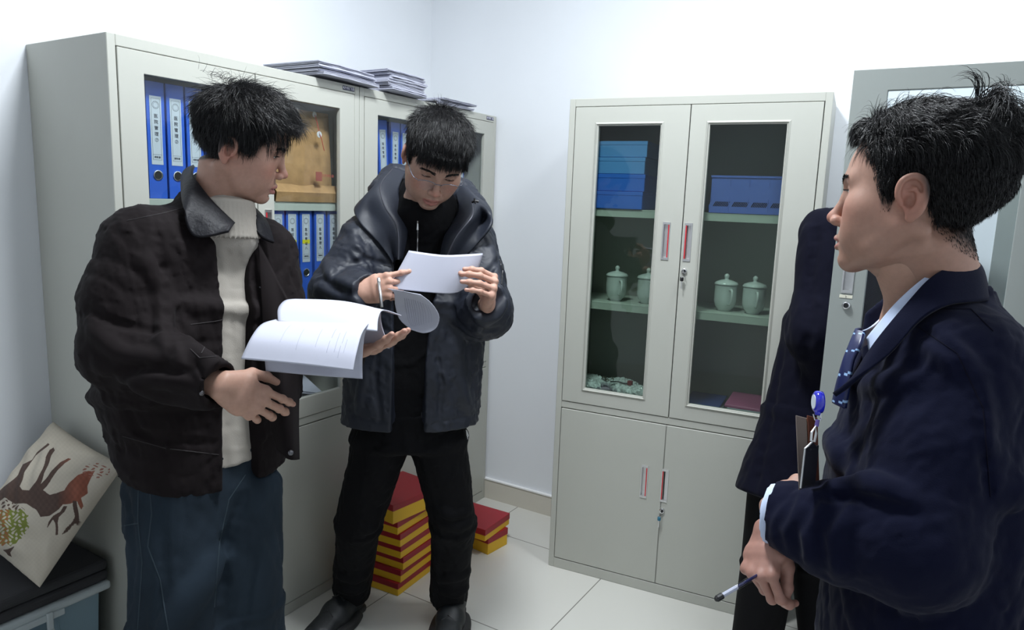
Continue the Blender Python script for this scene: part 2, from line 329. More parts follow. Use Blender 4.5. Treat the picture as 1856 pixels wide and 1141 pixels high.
# ---------------------------------------------------------------- sculpting kit: smooth-blended volumes turned into meshes
def nrm(v): v = np.asarray(v, float); return v/(np.linalg.norm(v)+1e-12)
def frame(fwd, up):       # columns: right, forward, up
    f = nrm(fwd); r = nrm(np.cross(f, up)); u = np.cross(r, f); return np.stack([r, f, u], 1)
def rot(ax, deg): return np.array(Matrix.Rotation(math.radians(deg), 3, Vector(ax)))
class Vol:
    def __init__(s, lo, hi, vox):
        s.lo = np.array(lo, float); s.vox = vox; s.n = np.ceil((np.array(hi)-s.lo)/vox).astype(int)+1
        s.F = np.full(s.n, .06, np.float32)
        s.ax = [(s.lo[i]+np.arange(s.n[i])*vox).astype(np.float32) for i in range(3)]
    def sub(s, lo, hi, pad):
        a = np.clip(np.floor((np.minimum(lo, hi)-pad-s.lo)/s.vox).astype(int), 0, s.n); b = np.clip(np.ceil((np.maximum(lo, hi)+pad-s.lo)/s.vox).astype(int)+1, 0, s.n)
        if (b <= a).any(): return None, None
        sl = tuple(slice(a[i], b[i]) for i in range(3))
        return sl, (s.ax[0][sl[0]][:, None, None], s.ax[1][sl[1]][None, :, None], s.ax[2][sl[2]][None, None, :])
    def comb(s, sl, d, mode, k):
        A = s.F[sl]
        if mode == 'add':
            if k <= 0: s.F[sl] = np.minimum(A, d); return
            h = np.maximum(k-np.abs(A-d), 0)/k; s.F[sl] = np.minimum(A, d)-h*h*k*.25
        elif mode == 'cut':
            d = -d
            if k <= 0: s.F[sl] = np.maximum(A, d); return
            h = np.maximum(k-np.abs(A-d), 0)/k; s.F[sl] = np.maximum(A, d)+h*h*k*.25
        elif mode == 'groove': # carve a soft crease of depth k along the shape
            s.F[sl] = A+k*np.exp(-(np.maximum(d, 0)/(k*1.6))**2)
    def ell(s, c, r, k=.01, mode='add', R=None):
        c = np.asarray(c, float); r = np.asarray(r, float)*np.ones(3); e = r.max() if R is not None else r
        sl, P = s.sub(c-e, c+e, k+s.vox*3)
        if sl is None: return s
        q = [P[i]-np.float32(c[i]) for i in range(3)]
        if R is not None: q = [q[0]*R[0, j]+q[1]*R[1, j]+q[2]*R[2, j] for j in range(3)]
        k0 = np.sqrt((q[0]/r[0])**2+(q[1]/r[1])**2+(q[2]/r[2])**2)+1e-6; k1 = np.sqrt((q[0]/r[0]**2)**2+(q[1]/r[1]**2)**2+(q[2]/r[2]**2)**2)+1e-6
        s.comb(sl, (k0*(k0-1)/k1).astype(np.float32), mode, k); return s
    def cap(s, a, b, ra, rb=None, k=.01, mode='add'):
        rb = ra if rb is None else rb; a = np.asarray(a, float); b = np.asarray(b, float); m = max(ra, rb)
        sl, P = s.sub(np.minimum(a, b)-m, np.maximum(a, b)+m, k*(2 if mode == 'groove' else 1)+s.vox*3)
        if sl is None: return s
        ab = b-a; L = ab@ab+1e-12
        q = [P[i]-np.float32(a[i]) for i in range(3)]
        t = np.clip((q[0]*ab[0]+q[1]*ab[1]+q[2]*ab[2])/L, 0, 1)
        d = np.sqrt((q[0]-t*ab[0])**2+(q[1]-t*ab[1])**2+(q[2]-t*ab[2])**2)-(ra+(rb-ra)*t)
        s.comb(sl, d.astype(np.float32), mode, k); return s
    def chain(s, pts, rs, k=.01, mode='add'):
        for i in range(len(pts)-1): s.cap(pts[i], pts[i+1], rs[i], rs[i+1], k if i == 0 or mode != 'add' else max(k*.5, .004), mode)
        return s
    def slab(s, a, b, side, wa, da, wb, db, k=.02, mode='add', e=.02, pw=2.0):  # tapering elliptical column
        a = np.asarray(a, float); b = np.asarray(b, float); ax = nrm(b-a); L = np.linalg.norm(b-a)
        sd = np.asarray(side, float); sd = nrm(sd-ax*(sd@ax)); dp = np.cross(ax, sd); m = max(wa, wb, da, db, e)
        sl, P = s.sub(np.minimum(a, b)-m, np.maximum(a, b)+m, k+s.vox*3)
        if sl is None: return s
        q = [P[i]-np.float32(a[i]) for i in range(3)]
        h = q[0]*ax[0]+q[1]*ax[1]+q[2]*ax[2]; t = np.clip(h/L, 0, 1); ex = h-t*L
        x = q[0]*sd[0]+q[1]*sd[1]+q[2]*sd[2]; y = q[0]*dp[0]+q[1]*dp[1]+q[2]*dp[2]
        w = wa+(wb-wa)*t; d = da+(db-da)*t
        if pw == 2.0: kk = np.sqrt((x/w)**2+(y/d)**2+(ex/e)**2)
        else: kk = ((np.abs(x)/w)**pw+(np.abs(y)/d)**pw+(np.abs(ex)/e)**pw)**(1/pw)
        s.comb(sl, ((kk-1)*np.minimum(w, d)).astype(np.float32), mode, k); return s
    def box(s, c, r, R=None, rad=.003, k=.003, mode='add'):
        c = np.asarray(c, float); r = np.asarray(r, float); e = np.linalg.norm(r)*np.ones(3) if R is not None else r
        sl, P = s.sub(c-e, c+e, k+s.vox*3)
        if sl is None: return s
        q = [P[i]-np.float32(c[i]) for i in range(3)]
        if R is not None: q = [q[0]*R[0, j]+q[1]*R[1, j]+q[2]*R[2, j] for j in range(3)]
        q = [np.abs(q[i])-(r[i]-rad) for i in range(3)]
        o = np.sqrt(np.maximum(q[0], 0)**2+np.maximum(q[1], 0)**2+np.maximum(q[2], 0)**2)
        d = o+np.minimum(np.maximum(np.maximum(q[0], q[1]), q[2]), 0)-rad
        s.comb(sl, d.astype(np.float32), mode, k); return s
    def half(s, p, n, k=.004):      # keep the side behind the plane
        n = nrm(n); p = np.asarray(p, float)
        d = (s.ax[0][:, None, None]-p[0])*n[0]+(s.ax[1][None, :, None]-p[1])*n[1]+(s.ax[2][None, None, :]-p[2])*n[2]
        s.comb((slice(None),)*3, (-d).astype(np.float32), 'cut', k); return s
    def wrinkle(s, amp, scale, seed=0, ridge=.5, stretch=(1, 1, 1)):
        r = np.random.RandomState(seed); X, Y, Z = s.ax[0][:, None, None], s.ax[1][None, :, None], s.ax[2][None, None, :]
        out = 0; band = np.abs(s.F) < .03
        idx = np.nonzero(band); x = s.ax[0][idx[0]]*stretch[0]; y = s.ax[1][idx[1]]*stretch[1]; z = s.ax[2][idx[2]]*stretch[2]
        acc = np.zeros_like(x); 
        for o in range(3):
            f = 2*math.pi/scale*(1.9**o)
            w = [np.sin(f*.5*(x*a+y*b+z*c)+ph)*1.3 for a, b, c, ph in r.randn(3, 4)*[1, 1, 1, 3]]
            for _ in range(2):
                k = nrm(r.randn(3)); v = np.sin(f*(x*k[0]+y*k[1]+z*k[2])+w[0]+w[1]*.7+r.rand()*6)
                v = ridge*(1-2*np.abs(v)**.8)+(1-ridge)*v
                acc += v*(.5**o)
        s.F[idx] += (acc*amp*.5).astype(np.float32); return s
    def sample(s, P):
        q = (np.asarray(P)-s.lo)/s.vox; q = np.clip(q, 0, np.array(s.n)-1.001); i = q.astype(int); f = q-i; r = 0
        for dx in (0, 1):
            for dy in (0, 1):
                for dz in (0, 1):
                    w = (f[:, 0] if dx else 1-f[:, 0])*(f[:, 1] if dy else 1-f[:, 1])*(f[:, 2] if dz else 1-f[:, 2])
                    r = r+w*s.F[i[:, 0]+dx, i[:, 1]+dy, i[:, 2]+dz]
        return r
    def grad(s, P, h=None):
        h = h or s.vox; P = np.asarray(P); g = np.stack([s.sample(P+e)-s.sample(P-e) for e in np.eye(3)*h], 1)
        return g/(np.linalg.norm(g, axis=1, keepdims=True)+1e-9)
    def mesh(s, relax=1):
        F = s.F.copy(); F[0] = F[-1] = .01; F[:, 0] = F[:, -1] = .01; F[:, :, 0] = F[:, :, -1] = .01
        S = F < 0; n = np.array(F.shape)-1
        acc = np.zeros((*n, 3), np.float32); cnt = np.zeros(n, np.float32)
        for axis in range(3):
            o = [slice(None)]*3; p = [slice(None)]*3; o[axis] = slice(0, -1); p[axis] = slice(1, None)
            a, b = F[tuple(o)], F[tuple(p)]; cr = S[tuple(o)] != S[tuple(p)]
            I = np.argwhere(cr); t = a[cr]/(a[cr]-b[cr]); pos = I.astype(np.float32); pos[:, axis] += t
            oth = [i for i in range(3) if i != axis]
            for d0 in (0, -1):
                for d1 in (0, -1):
                    J = I.copy(); J[:, oth[0]] += d0; J[:, oth[1]] += d1
                    ok = (J >= 0).all(1) & (J < n).all(1); Jk = J[ok]
                    np.add.at(acc, (Jk[:, 0], Jk[:, 1], Jk[:, 2]), pos[ok]); np.add.at(cnt, (Jk[:, 0], Jk[:, 1], Jk[:, 2]), 1)
        cells = np.argwhere(cnt > 0); idm = np.full(n, -1, np.int64); ids = (cells[:, 0], cells[:, 1], cells[:, 2]); idm[ids] = np.arange(len(cells))
        V = acc[ids]/cnt[ids][:, None]; Q = []
        for axis in range(3):
            o = [slice(None)]*3; p = [slice(None)]*3; o[axis] = slice(0, -1); p[axis] = slice(1, None)
            cr = S[tuple(o)] != S[tuple(p)]; I = np.argwhere(cr); sg = S[tuple(o)][cr]
            u, v = (axis+1) % 3, (axis+2) % 3; quad = []
            for du, dv in ((0, 0), (-1, 0), (-1, -1), (0, -1)):
                J = I.copy(); J[:, u] += du; J[:, v] += dv; J = np.clip(J, 0, n-1); quad.append(idm[J[:, 0], J[:, 1], J[:, 2]])
            q = np.stack(quad, 1); q[~sg] = q[~sg][:, ::-1]; Q.append(q[(q >= 0).all(1)])
        Q = np.concatenate(Q)
        for _ in range(relax):
            a = np.zeros_like(V); c = np.zeros(len(V), np.float32)
            for i in range(4): np.add.at(a, Q[:, i], V[Q[:, (i+1) % 4]]+V[Q[:, (i+3) % 4]]); np.add.at(c, Q[:, i], 2)
            V = V*.5+.5*a/np.maximum(c, 1)[:, None]
        return s.lo+V*s.vox, Q
def npmesh(name, V, Q, mats, parent=None, colors=None, smooth=True, midx=None):
    V = np.asarray(V, np.float32); Q = np.asarray(Q, np.int32); me = bpy.data.meshes.new(name); k = Q.shape[1]
    me.vertices.add(len(V)); me.vertices.foreach_set('co', V.ravel()); me.loops.add(Q.size); me.loops.foreach_set('vertex_index', Q.ravel())
    me.polygons.add(len(Q)); me.polygons.foreach_set('loop_start', np.arange(0, Q.size, k, dtype=np.int32)); me.polygons.foreach_set('loop_total', np.full(len(Q), k, np.int32))
    me.polygons.foreach_set('use_smooth', np.full(len(Q), smooth))
    for m in (mats if isinstance(mats, (list, tuple)) else [mats]): me.materials.append(m)
    if midx is not None: me.polygons.foreach_set('material_index', np.asarray(midx, np.int32))
    me.update(calc_edges=True)
    if colors is not None:
        a = me.color_attributes.new('tint', 'FLOAT_COLOR', 'POINT'); a.data.foreach_set('color', np.concatenate([colors, np.ones((len(V), 1))], 1).astype(np.float32).ravel())
    o = bpy.data.objects.new(name, me); C.objects.link(o)
    if parent is not None: attach(o, parent)
    return o
def attach(o, parent):       # geometry is laid out in room space: keep it there under a parent with its own origin
    o.parent = parent; o.matrix_parent_inverse = Matrix.Translation(-Vector(parent.location)) if not parent.parent else Matrix.Identity(4)
    return o
def strands(vol, roots, d0, length, lift, gravity, curl, rad, seg=7, seed=0, comb=None, comb_w=.3, hug=.002):
    r = np.random.RandomState(seed); n = len(roots); P = roots.copy(); d = d0/(np.linalg.norm(d0, axis=1, keepdims=True)+1e-9); L = (length if hasattr(length, '__len__') else np.full(n, length))/(seg-1)
    path = [P.copy()]; ax = r.randn(n, 3)*curl; h = hug+np.zeros(n)
    for i in range(seg-1):
        d = d+ax*.5+np.array([0, 0, -1.])*gravity*(i/seg); 
        if comb is not None: d = d+comb*comb_w
        d /= np.linalg.norm(d, axis=1, keepdims=True)+1e-9; P = P+d*L[:, None]
        s_ = vol.sample(P); g = vol.grad(P); pen = np.maximum(h+lift*(i+1)/seg-s_, 0)*(np.abs(s_) < .03); P = P+g*pen[:, None]; path.append(P.copy())
    T = np.stack(path, 1); tan = np.gradient(T, axis=1); tan /= np.linalg.norm(tan, axis=2, keepdims=True)+1e-9
    up = np.cross(tan, r.randn(n, 1, 3)); up /= np.linalg.norm(up, axis=2, keepdims=True)+1e-9; bi = np.cross(tan, up)
    w = rad*(1-(np.linspace(0, 1, seg)**2)*.85)[None, :, None]*(.6+.8*r.rand(n, 1, 1)); V = []
    for k in range(3):
        a = 2*math.pi*k/3; V.append(T+w*(math.cos(a)*up+math.sin(a)*bi))
    V = np.stack(V, 2).reshape(-1, 3); base = np.arange(n)[:, None, None]*seg*3; i = np.arange(seg-1)[None, :, None]*3; k = np.arange(3)[None, None, :]; k2 = (k+1) % 3
    Q = np.stack([base+i+k, base+i+k2, base+i+3+k2, base+i+3+k], -1).reshape(-1, 4)
    return V, Q
JOINED = [0]
def join(parts):
    V = []; Q = []; n = 0; JOINED[0] = len(parts[0][1])
    for v, q in parts: V.append(v); Q.append(q+n); n += len(v)
    return np.concatenate(V), np.concatenate(Q)
def catmull(P, n):
    P = np.asarray(P, float); m = len(P); out = []
    for u in np.linspace(0, m-1, n):
        i = min(int(u), m-2); t = u-i; p0, p1, p2, p3 = P[max(i-1, 0)], P[i], P[i+1], P[min(i+2, m-1)]
        out.append(.5*((2*p1)+(-p0+p2)*t+(2*p0-5*p1+4*p2-p3)*t*t+(-p0+3*p1-3*p2+p3)*t**3))
    return np.array(out)
# ---------------------------------------------------------------- heads
m_skin = mat('skin', (.45, .27, .20), .52, attr='tint', noise=(130, .05), bump=[('noise', 700, .10, .0006), ('noise', 180, .06, .001)], sss=.12, spec=.4)
m_hair = mat('black_hair', (.006, .0055, .006), .85, spec=.15)
m_hairs = mat('black_hair_strands', (.005, .0047, .0055), .36, spec=.38)
m_eye = mat('eye_white', (.62, .58, .55), .15, coat=.5)
m_iris = mat('dark_iris', (.012, .008, .006), .12, coat=1)
def head_vol(o):
    v = Vol((-.096, -.125, -.175 if not o.get('neck') else -.22), (.096, .13, .145), o.get('vox', .0018))
    fw = o.get('width', 1.0)
    v.ell((0, -.008, .045), (.076, .095, .083), 0)
    v.ell((0, .018, .022), (.067, .070, .074), .02)
    v.ell((0, .026, -.042), (.054*fw, .056, .060), .03)
    for s in (-1, 1):
        v.cap((s*.053*fw, -.008, -.036), (s*.043*fw, .026, -.068), .019, .018, .022)
        v.cap((s*.045*fw, .026, -.070), (s*.012, .066, -.090), .017, .013, .02)
        v.ell((s*.046*fw, .046, -.016), (.025, .030, .026), .022)
        v.ell((s*.034*fw, .055, -.048), (.022, .024, .028), .02); v.ell((s*.047*fw, .022, -.036), (.020, .034, .030), .02)
    v.ell((0, .071, -.089), (.020, .014, .015), .016)
    v.ell((0, .066, -.058), (.030, .024, .026), .018)
    for s in (-1, 1):
        v.cap((s*.010, .082, .026), (s*.044, .068, .026), .009, .008, .016)
        v.ell((s*.032, .090, .010), (.018, .0125, .011), .012, 'cut')
    nl = o.get('nose', 0)
    v.chain([(0, .080, .018), (0, .088+nl*.3, .004), (0, .099+nl, -.020)], [.0075, .0075, .0085], .012)
    v.ell((0, .1035+nl, -.027), (.0105, .0100, .0095), .006)
    for s in (-1, 1):
        v.ell((s*.0125, .094+nl*.5, -.033), (.0078, .0105, .0078), .005)
        v.ell((s*.0063, .1005+nl, -.0405), (.0036, .0055, .0050), .002, 'cut')
        v.cap((s*.0205, .090, -.030), (s*.030, .082, -.052), .0012, .0012, .0016, 'groove')
    # lips
    op = o.get('open', 0)
    U = [(-.0235, .0795, -.0635), (-.012, .0885, -.0600), (-.004, .0915, -.0585), (.004, .0915, -.0585), (.012, .0885, -.0600), (.0235, .0795, -.0635)]
    v.chain(U, [.0020, .0045, .0052, .0052, .0045, .0020], .004)
    Lw = [(-.0225, .0790, -.0655-op*.3), (-.011, .0870, -.0700-op), (0, .0895, -.0712-op), (.011, .0870, -.0700-op), (.0225, .0790, -.0655-op*.3)]
    v.chain(Lw, [.0020, .0046, .0056, .0046, .0020], .004)
    v.ell((0, .087, -.081-op), (.016, .006, .0035), .006, 'cut')
    M = [(-.0240, .0815, -.0640), (-.012, .0915, -.0648-op*.5), (0, .0955, -.0645-op*.5), (.012, .0915, -.0648-op*.5), (.0240, .0815, -.0640)]
    v.chain(M, [.0006, .0010+op*.5, .0014+op*.5, .0010+op*.5, .0006], .0016, 'cut' if op else 'groove')
    v.cap((0, .099, -.043), (0, .0965, -.052), .0014, .0014, .0018, 'groove')
    # eyelids around the eyeballs
    for s in (-1, 1):
        e = np.array([s*.0315, .0665, .0105]); v.ell(e, .0140, .004)
        v.cap(e+[-.0125, .0085, .0075], e+[.0125, .0085, .0075], .0009, .0009, .0012, 'groove')
        lid = o.get('lid', .0034)
        v.ell(e+[0, .0125, -.001-(.0034-lid)*.9], (.0128, .0095, lid), .0012, 'cut')
    # ears
    for s in (-1, 1):
        R = rot((0, 0, 1), s*-24) @ rot((1, 0, 0), -10); c = np.array([s*.0765, -.012, -.004])
        T = lambda x, y, z: c+R @ np.array([s*x, y, z])
        v.cap(c+np.array([-s*.012, .004, -.004]), T(-.002, -.001, 0), .017, .014, .006)
        v.ell(T(.004, -.004, .003), (.0042, .0165, .0270), .003, R=R)
        rim = [T(.003, .012, -.002), T(.007, .0150, .006), T(.0085, .0135, .018), T(.0095, .006, .0275), T(.0105, -.006, .0300), T(.011, -.0155, .0235), T(.011, -.0190, .012), T(.010, -.0175, -.002), T(.0085, -.0125, -.014), T(.006, -.006, -.022)]
        _t = np.linspace(0, 9, 34); v.chain(list(catmull(rim, 34)), list(np.interp(_t, range(10), [.0022, .0026, .0029, .0031, .0032, .0032, .0031, .0029, .0030, .0036])), .0015)
        v.ell(T(.0075, -.002, .004), (.0040, .0125, .0215), .0015, 'cut', R=R)
        v.chain([T(.0035, .002, .0185), T(.0062, -.0065, .013), T(.0080, -.0105, .003), T(.0078, -.0080, -.008), T(.0072, -.002, -.0145)], [.0018, .0024, .0027, .0027, .0024], .002)
        v.chain([T(.0040, .007, .012), T(.0058, -.0030, .012)], [.0016, .0020], .002)
        v.ell(T(.0060, .001, -.003), (.0062, .0070, .0085), .0015, 'cut')
        v.ell(T(.006, .0115, -.004), (.0028, .0032, .0048), .0025)
        v.ell(T(.0045, -.000, -.0235), (.0042, .0070, .0085), .004)
    # neck
    nb = np.asarray(o.get('neckto', (0, -.045, -.22)), float); na = np.array([0, -.022, -.045])
    v.slab(na, nb, (1, 0, 0), .054, .056, .060, .062, .022)
    v.slab(na*.4+nb*.6, nb, (1, 0, 0), .058 if not o.get('slim') else .054, .060 if not o.get('slim') else .054, o.get('slim', .066), o.get('slim', .066), .02)
    v.cap(na+[.0, .045, -.055], nb+[0, .042, .01], .010, .010, .02)
    for s in (-1, 1): v.cap((s*.052, -.03, -.045), nb+[s*.014, .05, -.01], .010, .008, .016)
    return v
def head_colors(V, o):
    skin = np.array(o.get('skin', (.46, .27, .20))); col = np.tile(skin, (len(V), 1))
    def blend(w, c):
        w = np.clip(w, 0, 1)[:, None]; col[:] = col*(1-w)+np.array(c)*w
    x, y, z = V.T; ax = np.abs(x); g = lambda c, r: np.exp(-(((ax-c[0])/r[0])**2+((y-c[1])/r[1])**2+((z-c[2])/r[2])**2))
    blend(g((.044, .06, -.022), (.025, .05, .022))*.45, skin*[1.12, .72, .70])
    blend(g((0, .11, -.028), (.014, .02, .012))*.6, skin*[1.15, .72, .70])
    blend(g((.085, -.012, -.006), (.014, .03, .04))*.55, skin*[1.12, .68, .66])
    op = o.get('open', 0)
    lx = np.clip(1-(ax/.0245)**2, 0, 1)
    zc = -.0648-op*.5; lip = ((np.abs(z-zc+.0004) < (.0092+op*.8)*np.sqrt(lx)+.0001) & (y > .080)).astype(float)
    blend(lip*.75, o.get('lips', (.40, .14, .12)))
    blend(g((0, .085, zc), (.022, .008, .0022+op*.4))*(.7 if op else .5)*(y < .0905+0*y), (.06, .02, .018))
    blend(g((.0315, .082, .0105), (.014, .012, .008))*.35, skin*[.62, .55, .55])
    hl = o['hairline'](ax, y, z, x)              # >0 inside the hair, in metres
    fade = o.get('fade', .004)
    blend(np.clip((hl-(.012 if fade < .01 else 0))/fade, 0, 1)*.93, (.012, .010, .010))
    st = o.get('stubble', 0)
    if st: blend(np.clip(g((.0, .085, -.075), (.03, .03, .028))+g((.05, .03, -.06), (.02, .05, .03)), 0, 1)*st, skin*.5)
    return col
def make_head(root, name, o, T, hair):
    """o: options, T: (R 3x3 columns right/forward/up, origin)."""
    R, O = T; sc_ = o.get('scale', 1.0); W2 = lambda P: (np.asarray(P)*sc_) @ R.T + O
    v = head_vol(o); V, Q = v.mesh(1); col = head_colors(V, o)
    parts = (W2(V), Q, col)
    for s in (-1, 1):
        eyes = MB()
        e = np.array([s*.0315, .0665, .0105]); look = nrm(o.get('look', (0, 1, 0)))
        FR = frame(look, (0, 0, 1)); n = 16; prof = []
        vs = []; fs = []; mi = []
        TH = [0, .12, .25, .38, .46, .47, .6, .8, 1.0, 1.3, 1.6, 2.2, math.pi]
        for i in range(13):
            th = TH[i]
            for k in range(n):
                ph = 2*math.pi*k/n; q = np.array([math.sin(th)*math.cos(ph), math.cos(th), math.sin(th)*math.sin(ph)])*.0126; vs.append(W2([e+FR @ q])[0])
        for i in range(12):
            for k in range(n): fs.append((i*n+k, i*n+(k+1) % n, (i+1)*n+(k+1) % n, (i+1)*n+k)); mi.append(1 if i < 4 else 0)
        b = len(eyes.v); eyes.v += [tuple(q) for q in vs]; eyes.f += [tuple(j+b for j in f) for f in fs]; eyes.m += mi
        attach(eyes.build('eye', [m_eye, m_iris], None, smooth=True), root)
    # eyebrows: short flat hairs
    r = np.random.RandomState(3); n = 360; ss = np.repeat([-1, 1], n//2); u = r.rand(n)
    P = np.stack([ss*(.011+.034*u), .09-.018*u*u, .0265+.0045*np.sin(u*2.6)+o.get('brow', 0)*(1-u)+(r.rand(n)-.5)*.0055*(1.1-.7*u)], 1)
    for _ in range(6): P = P-v.grad(P)*v.sample(P)[:, None]
    bv, bq = strands(v, P, np.stack([ss*1., 0*u-.25, .5-.9*u], 1)+r.randn(n, 3)*.15, .009, .0006, 0, .05, .00042, 4, 5, hug=.0002)
    hb_, hq_ = len(bv)//2, len(bq)//2
    attach(npmesh('eyebrow', W2(bv[:hb_]), bq[:hq_], m_hairs), root); attach(npmesh('eyebrow', W2(bv[hb_:]), bq[hq_:]-hb_, m_hairs), root)
    for s in (-1, 1):
        m_ = 44; u = np.linspace(-1, 1, m_); e = np.array([s*.0315, .0665, .0105]); lid = o.get('lid', .0034)
        zz_ = -.001-(.0034-lid)*.9+lid*np.sqrt(np.clip(1-(u*.95)**2, 0, 1)); P = np.stack([e[0]+u*.0118, e[1]+np.sqrt(np.clip(.0140**2-(u*.0118)**2-zz_**2, 1e-6, 1)), e[2]+zz_], 1)
        lv, lq = strands(v, P, np.stack([u*.5, .9+0*u, -.15+0*u], 1)+r.randn(m_, 3)*.12, .0062, .0, -.5, .03, .00026, 4, 6, hug=.0001); attach(npmesh('eyelashes', W2(lv), lq, m_hairs), root)
    hv, hq = hair(v, o, W2)
    ho = npmesh('hair', hv, hq, [m_hairs, m_hair], midx=(np.arange(len(hq)) < JOINED[0]).astype(int)); attach(ho, root)
    return parts
def hair_cap(v, o, thick, vox=.0025, amp=.0015, seed=1):
    """volume of hair standing on the skull; thick(ax,y,z,x) in metres, <=0 where there is none."""
    h = Vol((-.125, -.155, -.10), (.125, .15, .19), vox)
    X, Y, Z = np.meshgrid(*h.ax, indexing='ij'); P = np.stack([X, Y, Z], -1).reshape(-1, 3)
    # distance to a smooth skull
    def el(c, r):
        q = P-np.array(c); r = np.array(r); k0 = np.linalg.norm(q/r, axis=1)+1e-6; k1 = np.linalg.norm(q/r**2, axis=1)+1e-6; return k0*(k0-1)/k1
    a, b = el((0, -.008, .045), (.076, .095, .083)), el((0, .018, .022), (.067, .070, .074)); k = .02
    hh = np.maximum(k-np.abs(a-b), 0)/k; d = np.minimum(a, b)-hh*hh*k*.25
    t = thick(np.abs(P[:, 0]), P[:, 1], P[:, 2], P[:, 0])
    h.F = np.maximum(d-t, -(d+.008)).reshape(h.F.shape).astype(np.float32)
    h.wrinkle(amp, .022, seed, .7, (1, 1, .6))
    return h
sm = lambda x: np.clip(x, 0, 1)**2*(3-2*np.clip(x, 0, 1))
def line_fn(pts):
    ys, zs = zip(*pts)
    return lambda ax, y, z, x: (z-np.interp(y, ys, zs))*.8
HL = line_fn([(-.12, -.072), (-.075, -.070), (-.05, -.050), (-.028, -.034), (-.018, .012), (.006, .016), (.010, -.014), (.026, -.012), (.030, .022), (.048, .050), (.066, .078), (.1, .090)])
def hair_reader(v, o, W2):        # short crop, straight fringe
    th = lambda ax, y, z, x: .004+.003*sm(HL(ax, y, z, x)/.03)+.012*sm((z-.03)/.07)-.03*sm(-HL(ax, y, z, x)/.006+.6)
    h = hair_cap(v, o, th, amp=.0008, seed=4); V, Q = h.mesh(2)
    parts = [(W2(V), Q)]; r = np.random.RandomState(11)
    I = r.randint(0, len(V), 15000); P = V[I]; N = h.grad(P); P = P-N*.001
    top = sm((P[:, 2]-.05)/.05)[:, None]
    crown = np.array([.004, -.062, .105]); rad = P-crown; rad /= np.linalg.norm(rad, axis=1, keepdims=True)+1e-6
    fw = np.array([0, .8, -.05]); flow = rad*.5+fw*sm((P[:, 1:2]+.05)/.06)+np.array([0, -.1, -.8])*(1-top)
    tang = flow-N*(flow*N).sum(1, keepdims=True)
    d0 = tang+N*(.02+.16*top)*(.2+r.rand(len(P), 1))+r.randn(len(P), 3)*.09
    L = (.012+.020*top[:, 0])*(.7+.6*r.rand(len(P)))
    parts.append(tuple((W2(a) if i == 0 else a) for i, a in enumerate(strands(h, P, d0, L, .002, .35, .12, .00044, 6, 1))))
    # fringe
    n = 2400; x = (r.rand(n)*2-1)*.066; F = np.stack([x, .082-.30*np.abs(x)**1.25*2.2, .083+.02*r.rand(n)-.10*np.abs(x)**1.0*.25], 1)
    for _ in range(8): F = F-h.grad(F)*h.sample(F)[:, None]
    clump = np.sin(x*260)*.10
    d0 = np.stack([x*1.2+clump, .55+0*x, -.75-.1*r.rand(n)], 1)+r.randn(n, 3)*.08
    parts.append(tuple((W2(a) if i == 0 else a) for i, a in enumerate(strands(v, F, d0, .040+.016*r.rand(n)-.1*np.abs(x)*.1, .002, .5, .06, .00045, 7, 2, hug=.004))))
    c = np.repeat(crown[None]+[0, .01, .012], 60, 0)+r.randn(60, 3)*.006
    parts.append(tuple((W2(a) if i == 0 else a) for i, a in enumerate(strands(h, c, np.array([[0, .1, 1.]])+r.randn(60, 3)*.35, .030, 0, 0, .15, .00028, 6, 3))))
    return join(parts)
HL1 = line_fn([(-.12, -.070), (-.075, -.068), (-.05, -.055), (-.030, -.030), (-.026, .006), (.004, .012), (.008, -.006), (.030, -.004), (.034, .022), (.052, .050), (.066, .074), (.1, .084)])
